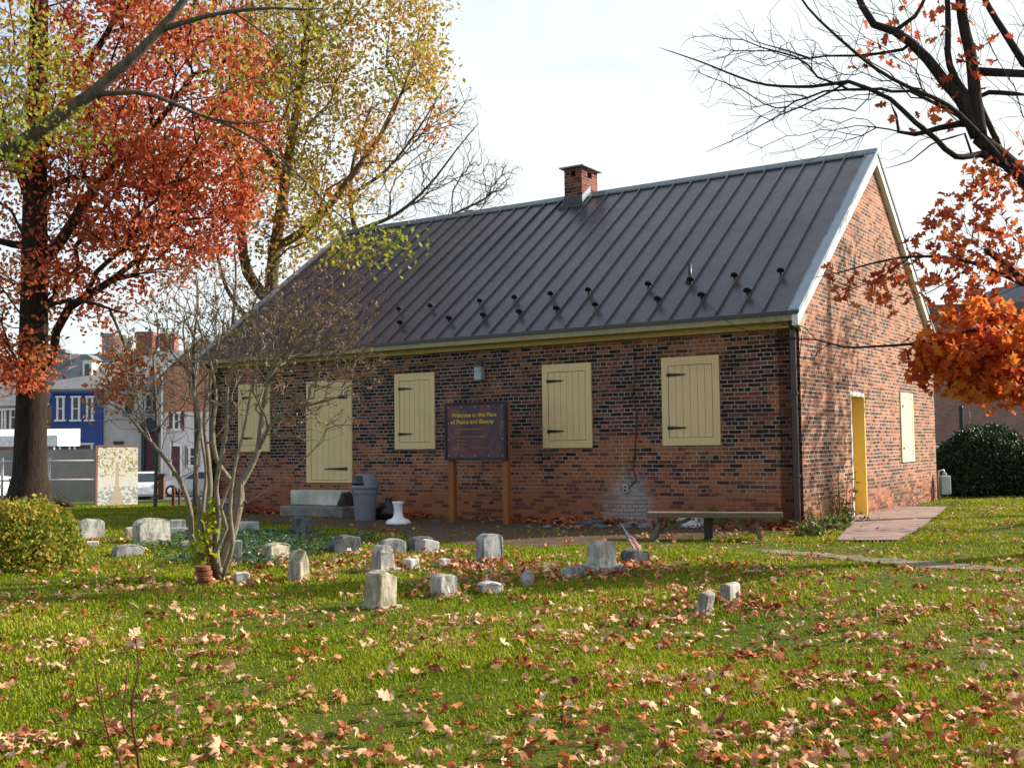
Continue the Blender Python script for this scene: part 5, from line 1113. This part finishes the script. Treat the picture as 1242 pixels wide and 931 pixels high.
ro_=root('oak_tree',pos[0],'near oak leaning in from the right edge, mostly bare above with orange leaves below','tree','autumn trees'); build('trunk',tree_mesh(pos,par,rr),M['bark_dark'],ro_,smooth=True)
OAKL=lobed(.45,3,2,.34)
p,r_,s=leaves_at(Arust,3,.11,.15,61,.04); scatter('crown',OAKL[0],OAKL[1],p,r_,s,M['leaf_rust'],parent=ro_)
p,r_,s=leaves_at(Aor,5,.11,.16,62,.14); o=scatter('orange_spray',OAKL[0],OAKL[1],p,r_,s,M['leaf_orange'],parent=ro_); o['label']='dense bright orange leaves on the lowest branch'
# small offcuts of leaf on the twigs that cross the gable
# --- a second oak out to the right whose branches throw the dappled shade on the gable and the lawn
Yt=21.3; base=np.array((14.6,Yt,-.1)); limbs=[([base,base+(0,0,3.2),base+(.1,.1,6.0),base+(-.3,.2,9.5)],.26,.08),([base+(0,0,2.6),base+(-1.2,-.4,4.0),base+(-2.0,-.5,5.5)],.12,.03),([base+(0,0,3.2),base+(.9,-1.6,4.6),base+(1.4,-2.6,6)],.12,.03)]
A6=np.concatenate([blob(rg,140,base+(0,0,8.6),(2.6,2.6,2.2),.1),blob(rg,150,base+(-1.6,-.3,6.3),(1.7,1.3,1.5),.1),blob(rg,40,base+(1.3,-2.3,5.4),(1.6,1.6,1.2),.1)])
plant('oak_tree','thinly leaved oak standing beyond the right edge of the lawn','tree',limbs,A6,M['bark_oak'],M['leaf_rust'],A6[::2],8,.25,.16,tm=OAKL,seed=7,group='autumn trees',bf=.3,seg=.5,rtip=.006,ex=2.35)
# --- the multi-stemmed bare shrub
P0=ground_at(262,704); Yt=P0[1]
def S_(px,py,dy=0): return at(px,py,Yt+dy)
limbs=[([P0-np.array((0,0,.1)),S_(268,690),S_(277,660),S_(285,632),S_(291,603),S_(290,588)],.062,.050),
 ([S_(290,590),S_(303,568),S_(313,545),S_(316,520),S_(320,490),S_(328,455),S_(340,435),S_(362,418),S_(395,412)],.040,.010),
 ([S_(289,595),S_(276,578),S_(262,556),S_(258,520),S_(262,480),S_(255,440),S_(246,410),S_(235,375)],.032,.010),
 ([S_(262,700,.08),S_(258,680,.1),S_(240,672,.15),S_(232,650,.2),S_(231,620,.2),S_(222,590,.2),S_(205,562,.1),S_(185,538),S_(163,512),S_(148,496),S_(130,488)],.042,.010),
 ([S_(263,695,.1),S_(256,668,.15),S_(252,630,.2),S_(255,590,.2),S_(252,550,.25),S_(248,505,.3),S_(256,460,.3),S_(268,420,.3),S_(272,380,.3)],.040,.012),
 ([S_(265,690,-.1),S_(262,660,-.1),S_(266,625,-.1),S_(262,595,-.15),S_(267,560,-.2),S_(275,520,-.2),S_(276,470,-.2),S_(288,430,-.2),S_(296,390,-.2)],.034,.010),
 ([S_(258,672,.1),S_(244,640,-.1),S_(240,600,-.1),S_(238,560,-.1),S_(243,510,-.1),S_(232,470,-.1),S_(225,430,-.1),S_(222,400,-.1)],.030,.010),
 ([S_(265,700,-.05),S_(262,668,-.15),S_(275,640,-.2),S_(268,615,-.2),S_(280,585,-.2)],.030,.014),
 ([S_(266,700,.12),S_(250,660,.25),S_(246,620,.3),S_(250,575,.35),S_(244,530,.35),S_(236,480,.35),S_(240,430,.35)],.028,.009),
 ([S_(270,698,-.12),S_(282,660,-.25),S_(279,620,-.3),S_(284,570,-.3),S_(296,520,-.3),S_(305,470,-.3),S_(318,420,-.3)],.026,.009),
 ([S_(313,548),S_(325,520,-.1),S_(345,500,-.1),S_(380,490,-.1),S_(420,478,-.1)],.010,.004),([S_(328,455),S_(360,462,.1),S_(400,470,.1),S_(440,480,.1)],.009,.004),
 ([S_(300,610),S_(330,588),S_(365,560),S_(378,548)],.006,.003),([S_(185,538),S_(170,500,.1),S_(165,460,.1),S_(160,420,.1)],.012,.005)]
B=[(250,370,0,75,65,.8,150),(330,400,0,75,55,.8,150),(400,400,0,65,40,.5,110),(290,450,0,70,60,.8,110),(420,440,-.1,50,48,.4,80),(380,500,-.1,65,42,.4,80),(180,420,0,60,65,.6,100),(140,490,0,40,35,.4,40),(200,500,0,40,40,.5,40),(430,360,0,50,36,.4,50),(350,350,0,60,35,.5,60),(240,540,.1,35,40,.4,16)]
A7=np.concatenate([pxblob(rg,n,x,y,Yt+dy,rx,ry,rd,0) for x,y,dy,rx,ry,rd,n in B+B+B[:6]])
tips=A7[A7[:,2]>1.6]
sh=plant('bare_shrub','many-stemmed leafless shrub with brown seed heads standing among the gravestones','shrub',limbs,A7,M['bark_shrub'],M['seedhead'],tips[::3],5,.022,.036,seed=8,bf=.28,seg=.16,rtip=.0034,ex=2.8,crown='seed_heads',wig=.14,angw=.6)
bpy.data.objects[sh.name]
# yellow-green sprouts at its foot
pp=np.concatenate([pxblob(rg,26,252,640,Yt-.1,14,22,.14),pxblob(rg,34,248,668,Yt-.15,22,22,.2),pxblob(rg,14,258,618,Yt-.1,7,18,.06)])
p,r_,s=leaves_at(pp,3,.03,.075,9); 
mbs=MB(); 
for q in pp[::3]: mbs.tube([P0+np.array((RNG.normal(0,.05),-.06,-.03)),(q+P0)/2+np.array((0,-.04,.05)),q],[.005,.004,.003],4)
sp=root('leafy_sprout',P0+np.array((-.08,-.15,0)),'yellow-green leafy shoots at the foot of the bare shrub','plant'); build('stem',mbs,M['twig_red'],sp); scatter('leaves',LEAF[0],LEAF[1],p,r_,s,M['leaf_sprout'],parent=sp)
# --- sapling at the bottom left
P0=ground_at(170,958); P0=at(170,958,5.05); P0[2]=float(ground_z(P0[0],5.05)); Yt=5.05
limbs=[([P0-np.array((0,0,.03)),S_(169,931),S_(166,905),S_(162,885),S_(160,863),S_(162,840),S_(168,815),S_(167,790),S_(161,760)],.0105,.003),
 ([S_(166,905),S_(158,892,.03),S_(149,878,.04),S_(150,860,.04),S_(152,842,.04),S_(155,806,.04)],.006,.003),([S_(167,908),S_(178,890,-.03),S_(189,868,-.03),S_(197,842,-.03)],.006,.003),
 ([S_(158,892),S_(135,880),S_(120,868),S_(108,855)],.004,.002),([S_(162,885),S_(176,872),S_(200,858)],.004,.002),
 ([P0+np.array((-.02,.0,-.03)),S_(149,931,.02),S_(141,910,.03),S_(133,895,.04),S_(126,868,.05),S_(119,835,.06),S_(114,799,.06)],.0085,.003),([S_(133,902,.03),S_(112,902,.03),S_(92,897,.03),S_(76,890,.03)],.005,.002),([S_(130,895,.03),S_(100,885,.03),S_(70,880,.03),S_(55,872,.03)],.003,.0015),([S_(172,900),S_(188,915),S_(182,926)],.003,.002)]
A8=np.array([S_(172,800,.0),S_(158,775),S_(186,835),S_(104,850),S_(205,852)])
plant('sapling','leafless reddish sapling of thin upright twigs, nearest the camera at lower left','sapling',limbs,A8,M['twig_red'],M['leaf_litter'],np.array([S_(164,770),S_(163,778),S_(160,768)]),1,.008,.07,tm=OAKL,seed=10,bf=.3,seg=.05,rtip=.0015,ex=2.5,wig=.05,crown='dry_leaf')
# --- bushes
def bush(name,label,cat,c,r3,n,size,mat,seed,twigs=40,lum=(5,.25),tm=LEAF,shell=.55,stretch=1.0):
    rg=np.random.default_rng(seed); c=np.array(c,float); r3=np.array(r3)
    v=rg.normal(size=(n,3)); v[:,2]=np.abs(v[:,2])*rg.choice([1,1,1,-.35],n); v/=np.linalg.norm(v,axis=1)[:,None]
    lobes=rg.normal(size=(26,3)); lobes[:,2]=np.abs(lobes[:,2])*.9; lobes/=np.linalg.norm(lobes,axis=1)[:,None]
    dl=(v@lobes.T).max(1); k=(1-lum[1])+lum[1]*np.clip((dl-.75)/.2,0,1); dep=shell+(1-shell)*rg.random(n)**.45
    p=c+v*r3*(k*dep)[:,None]; p+=rg.normal(0,size*.6,p.shape); g=ground_z(p[:,0],p[:,1]); p=p[p[:,2]>g+.02]; n=len(p)
    r=root(name,(c[0],c[1],float(ground_z(c[0],c[1]))),label,cat); mb=MB(); b=np.array((c[0],c[1],float(ground_z(c[0],c[1]))-.05))
    for i in range(twigs):
        q=p[rg.integers(n)]; mb.tube([b+rg.normal(0,.1,3)*(1,1,0),(b+q)/2+rg.normal(0,.06,3)+np.array((0,0,.08)),q],[.012,.008,.004],4)
    build('stem',mb,M['bark_dark'],r); scatter('foliage',tm[0],tm[1],p,rotmats(n,rg),size*(1+rg.uniform(-.35,.35,n)),mat,parent=r); return r
c=ground_at(10,694); s_=c[1]/FPX
bush('golden_bush','rounded bush with small green and golden-orange leaves at the left edge','bush',c+np.array((-.05,.45,.05)),(.70,.72,.82),13500,.050,M['leaf_bush'],21,lum=(5,.45))
c=at(1200,604,27.0); c[2]=0
bush('evergreen_bush','big dark rounded evergreen bush in front of the pinkish brick building','bush',c+np.array((.1,.4,.05)),(1.45,1.1,1.72),42000,.066,M['leaf_evergreen'],22,lum=(5,.42))
c=at(1268,604,26.6); c[2]=0
bush('evergreen_bush','second dark evergreen bush cut off by the right edge of the photo','bush',c+np.array((.2,.4,.0)),(1.1,.95,1.36),19000,.06,M['leaf_evergreen'],23,lum=(5,.42))
# --- weeds along the wall
def weed(label,px,py,w,h,n,size,seed,mat='leaf_weed',dy=0,name='weed'):
    rg=np.random.default_rng(seed); c=ground_at(px,py)+np.array((0,dy,0)); c[2]=float(ground_z(c[0],c[1])); m=max(6,n//9); tp=c+np.stack([rg.normal(0,w*.42,m),rg.normal(0,w*.3,m),np.abs(rg.normal(.5,.35,m))*h],-1)
    r=root(name,c,label,'plant','weeds at the foot of the walls'); mb=MB()
    for q in tp: mb.tube([c+(q-c)*np.array((.55,.55,0))-np.array((0,0,.02)),c+(q-c)*np.array((.75,.75,.6)),q],[.006,.005,.003],4)
    build('stem',mb,M['twig_red'],r); k=rg.integers(0,m,n); t=rg.random(n)**.6; p=c+(tp[k]-c)*np.stack([.55+.45*t,.55+.45*t,t],-1)+rg.normal(0,size*.9,(n,3)); p[:,2]=np.maximum(p[:,2],ground_z(p[:,0],p[:,1])+.015)
    scatter('leaves',LEAF[0],LEAF[1],p,rotmats(n,rg),size*(1+rg.uniform(-.3,.4,n)),M[mat],parent=r)
weed('low green weeds around the foot of the downspout at the near corner',985,650,.45,.28,330,.06,31)
weed('tall straggly weed with red stems beside the gable door',1022,634,.38,.78,360,.055,32)
weed('leafy weed mixed with dry leaves between the corner and the gable door',1004,642,.5,.40,420,.06,33)
weed('low weeds right of the gable door under the shuttered window',1078,614,.7,.22,380,.05,34)
weed('pale green weed behind the right half of the bench',866,642,.35,.32,160,.06,35,dy=.3)
weed('dark weed growing between the bench post and its left leg',820,642,.3,.22,120,.055,36,dy=.3)
weed('green weeds at the wall right of the bench',935,642,.5,.22,260,.055,37,dy=.2)
weed('small plant growing out of the brick wall right of the gable door',1064,598,.12,.25,40,.045,38)
weed('mossy weeds over the rubble left of the outlet',712,632,.35,.22,150,.045,39,mat='leaf_ivy',dy=.1)
# --- ivy ground cover (nobody could count it)
rg=np.random.default_rng(77)
def ingnd(poly,n,rg):
    poly=np.array(poly); lo,hi=poly.min(0),poly.max(0); out=np.zeros((0,2))
    while len(out)<n:
        q=rg.uniform(lo,hi,(n,2)); out=np.concatenate([out,q[inpoly(q[:,0],q[:,1],poly)]])
    return out[:n]
ivp=[gp(x,y) for x,y in ((170,664),(215,650),(300,648),(400,648),(455,652),(440,664),(380,676),(330,690),(215,688),(180,678))]
q=ingnd(ivp,9000,rg); pat=np.sin(q[:,0]*2.1+q[:,1])+np.sin(q[:,1]*3.3-q[:,0]*1.7); q=q[pat+rg.normal(0,.8,len(q))>-.5]; z=ground_z(q[:,0],q[:,1])+.03+.07*rg.random(len(q)); p=np.column_stack([q,z])
scatter('ivy',LEAF[0],LEAF[1],p,flatrot(len(p),rg,.5),.058*(1+rg.uniform(-.3,.3,len(p))),M['leaf_ivy'],kind='stuff')
# --- grass
def lawn_points(rg):
    def scat(n,ymin,ymax,pw):
        u=rg.random(n); y=(ymin**(1-pw)+u*(ymax**(1-pw)-ymin**(1-pw)))**(1/(1-pw)); x=(rg.random(n)*1.5-.75)*(y+1.2); return np.stack([x,y],-1)
    q=scat(570000,4.2,33,1.15)
    a=(q-C0)@DA; b=(q-C0)@DB; k=~((a>-.0)&(a<LEN)&(b>-.0)&(b<WID))
    for poly,keep in ((np.array(dirt_poly),.05),(np.array(pav_poly),0.0),(np.array(strip_poly),.15)):
        ins=inpoly(q[:,0]+rg.normal(0,.06,len(q)),q[:,1]+rg.normal(0,.08,len(q)),poly); k&=~(ins&(rg.random(len(q))>keep))
    # thin bands of longer and shorter growth, worn spots
    f=np.sin(q[:,0]*1.3+np.sin(q[:,1]*.9)*1.5)+np.sin(q[:,1]*1.9+q[:,0]*.6)+.7*np.sin(q[:,0]*4.1-q[:,1]*2.7); k&=(rg.random(len(q))<np.clip(.80+.18*f,.30,1))
    return q[k],f[k]
q,f=lawn_points(rg); n=len(q); z=ground_z(q[:,0],q[:,1]); dist=np.hypot(q[:,0],q[:,1])
hgt=(.022+.019*rg.random(n)+.006*f)*(1+.22*np.clip((dist-6)/14,0,1)); tall=rg.random(n)<.012; hgt[tall]*=1.8; wd=.0040*(1+.13*(dist-5).clip(0,20)); az_=rg.uniform(0,2*np.pi,n)+0; bend=rg.uniform(.15,1.1,n)
dx,dy_=np.cos(az_),np.sin(az_); px_,py_=-dy_,dx
def pt(t,side,w): 
    h=hgt*(t-.25*bend*t*t); r_=hgt*bend*t*t*.75; return np.stack([q[:,0]+dx*r_+px_*side*w*wd,q[:,1]+dy_*r_+py_*side*w*wd,z-.004+h],-1)
V=np.stack([pt(0,-1,1),pt(0,1,1),pt(.55,-1,.8),pt(.55,1,.8),pt(1,0,0)],1).reshape(-1,3)
T3=np.array([(0,1,3),(0,3,2),(2,3,4)]); F=(T3[None]+(np.arange(n)*5)[:,None,None]).reshape(-1,3)
fastmesh('grass',V,F,M['grass'],kind='stuff')
# --- fallen leaves
def fallen(name,n,mat,seed,ymin,ymax,size,clump,tmv,right=0.0):
    rg=np.random.default_rng(seed); nc=int(n/ (11 if clump else 1)); u=rg.random(nc); pw=1.25; y=(ymin**(1-pw)+u*(ymax**(1-pw)-ymin**(1-pw)))**(1/(1-pw)); x=(rg.random(nc)*1.4-.7)*(y+1)
    if right: x=np.where(rg.random(nc)<right,np.abs(x),x)
    q=np.stack([x,y],-1)
    if clump: q=np.repeat(q,11,axis=0)+rg.normal(0,1,(nc*11,2))*np.array((.24,.13))*np.repeat(.35+rg.random((nc,1))*1.3,11,axis=0)
    a=(q-C0)@DA; b=(q-C0)@DB; k=~((a>-.05)&(a<LEN)&(b>-.05)&(b<WID)); k&=~(inpoly(q[:,0],q[:,1],np.array(pav_poly))&(rg.random(len(q))>.1)); q=q[k]; m=len(q)
    z=ground_z(q[:,0],q[:,1])+.026+rg.random(m)*.030; p=np.column_stack([q,z]); parts=np.array_split(rg.permutation(m),len(tmv)); obs=[]
    Vs=[];Fs=[];off=0; rot=flatrot(m,rg,.48); s=size*(1+rg.uniform(-.4,.3,m))
    for (tv,tf),ix in zip(tmv,parts):
        V=np.einsum('nij,nkj->nki',rot[ix],tv[None]*np.stack([rg.uniform(.45,1.0,len(ix)),rg.uniform(.7,1.0,len(ix)),rg.uniform(.5,1.4,len(ix))],-1)[:,None,:])*s[ix][:,None,None]+p[ix][:,None,:]; F=(tf[None]+(np.arange(len(ix))*len(tv))[:,None,None]).reshape(-1,3)+off; Vs.append(V.reshape(-1,3));Fs.append(F);off+=len(ix)*len(tv)
    return fastmesh(name,np.concatenate(Vs),np.concatenate(Fs),mat,kind='stuff')
curled=[lobed(c,3,i,.33,.52) for i,c in enumerate((.7,-.9,1.5,.4,-1.3,2.2,-.5,1.0))]
fallen('fallen_leaves',2700,M['leaf_litter'],81,4.3,13,.105,True,curled)
fallen('fallen_leaves',1200,M['leaf_litter'],82,4.3,24,.095,False,curled)
fallen('fallen_leaves',1900,M['leaf_litter'],86,8,22,.085,True,curled)
fallen('fallen_leaves',1350,M['leaf_litter_red'],83,4.3,20,.10,True,curled,.7)
fallen('fallen_leaves',950,M['leaf_litter_red'],84,4.3,26,.095,False,curled,.5)
# leaves caught round the gravestones
rg=np.random.default_rng(88); cl=[(500,690),(575,690),(600,684),(635,700),(690,698),(735,696),(770,690),(860,742),(905,728),(350,690),(300,705),(450,690),(540,682),(480,675),(560,672),(120,660),(330,672),(600,716),(520,722),(830,735),(560,700),(620,690),(800,690),(430,680)]
q=np.concatenate([np.array(gp(x+rg.normal(0,4),y))+rg.normal(0,1,(34,2))*np.array((.34,.26)) for x,y in cl]); z=ground_z(q[:,0],q[:,1])+.025+rg.random(len(q))*.05; p=np.column_stack([q,z])
for i_ in range(2): scatter('fallen_leaves',curled[2+i_*3][0],curled[2+i_*3][1],p[i_::2],flatrot(len(p[i_::2]),rg,.5),.088*(1+rg.uniform(-.35,.3,len(p[i_::2]))),M['leaf_litter' if i_ else 'leaf_litter_red'],kind='stuff')
# drift of leaves against the wall
rg=np.random.default_rng(85); m=2600; a=rg.uniform(-.1,LEN,m); b=-np.abs(rg.normal(0,.28,m))-.03; k=(np.sin(a*1.7)+np.sin(a*.6+1)+rg.normal(0,.7,m))>-.6; a,b=a[k],b[k]; q=C0+a[:,None]*DA+b[:,None]*DB; z=ground_z(q[:,0],q[:,1])+.02+.08*rg.random(len(q))*np.exp(b*3); p=np.column_stack([q,z])
scatter('fallen_leaves',curled[0][0],curled[0][1],p,flatrot(len(p),rg,.6),.10*(1+rg.uniform(-.35,.3,len(p))),M['leaf_litter_red'],kind='stuff')
# ------------------------------------------------------------------ camera, sun, sky
cd=bpy.data.cameras.new('camera'); cam=bpy.data.objects.new('camera',cd); COL.objects.link(cam)
cd.sensor_width=36; cd.sensor_fit='HORIZONTAL'; cd.lens=FPX/1242*36; cd.clip_start=.05; cd.clip_end=5000
cam.matrix_world=Matrix(((RIGHT[0],UP[0],-FWD[0],0),(RIGHT[1],UP[1],-FWD[1],0),(RIGHT[2],UP[2],-FWD[2],CZ),(0,0,0,1)))
sc.camera=cam
EL=R(29.5); S=Vector((.957*math.cos(EL),.285*math.cos(EL),math.sin(EL))).normalized(); EL=math.asin(S.z)
sd=bpy.data.lights.new('sun','SUN'); sd.energy=5.0; sd.angle=R(.55); sd.color=(1,.925,.80); so=bpy.data.objects.new('sun',sd); COL.objects.link(so)
so.rotation_euler=S.to_track_quat('Z','Y').to_euler(); so.location=(20,0,30)
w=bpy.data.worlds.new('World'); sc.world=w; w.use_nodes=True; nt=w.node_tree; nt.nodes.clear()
N=nt.nodes.new; L=nt.links.new
sky=N('ShaderNodeTexSky'); sky.sky_type='NISHITA'; sky.sun_disc=False; sky.sun_elevation=EL; sky.sun_rotation=math.atan2(S.x,S.y); sky.air_density=1; sky.dust_density=2.0; sky.ozone_density=1
tc=N('ShaderNodeTexCoord'); sep=N('ShaderNodeSeparateXYZ'); L(tc.outputs['Generated'],sep.inputs[0])
def m(op,a,b=None,clamp=False):
    n=N('ShaderNodeMath'); n.operation=op; n.use_clamp=clamp
    for i,v in enumerate((a,b)):
        if v is None: continue
        if isinstance(v,(int,float)): n.inputs[i].default_value=v
        else: L(v,n.inputs[i])
    return n.outputs[0]
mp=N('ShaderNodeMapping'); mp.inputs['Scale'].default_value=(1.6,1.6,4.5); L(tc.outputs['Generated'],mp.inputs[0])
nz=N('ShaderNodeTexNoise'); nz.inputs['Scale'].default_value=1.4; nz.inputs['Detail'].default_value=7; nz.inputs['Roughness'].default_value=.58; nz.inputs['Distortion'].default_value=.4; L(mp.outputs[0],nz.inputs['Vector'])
# thin bright cloud ahead; unseen sky behind is kept clear to darken front-wall fill
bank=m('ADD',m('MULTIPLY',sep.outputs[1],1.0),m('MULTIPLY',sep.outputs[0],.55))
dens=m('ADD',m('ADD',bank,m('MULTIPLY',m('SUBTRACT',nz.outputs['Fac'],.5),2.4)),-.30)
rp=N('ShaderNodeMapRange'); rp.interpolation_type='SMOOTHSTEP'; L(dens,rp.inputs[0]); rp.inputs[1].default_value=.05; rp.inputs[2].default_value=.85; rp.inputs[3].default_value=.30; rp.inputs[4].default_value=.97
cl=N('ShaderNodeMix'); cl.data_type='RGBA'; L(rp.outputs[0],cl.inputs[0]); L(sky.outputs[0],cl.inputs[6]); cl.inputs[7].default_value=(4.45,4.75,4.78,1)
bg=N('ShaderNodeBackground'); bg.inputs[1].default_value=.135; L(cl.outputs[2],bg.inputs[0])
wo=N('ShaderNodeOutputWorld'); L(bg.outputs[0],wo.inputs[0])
vs=sc.view_settings; vs.view_transform='Standard'; vs.look='None'; vs.exposure=0.78; vs.gamma=1; vs.use_curve_mapping=False
sc.cycles.use_denoising=True; sc.cycles.max_bounces=6; sc.cycles.transparent_max_bounces=8
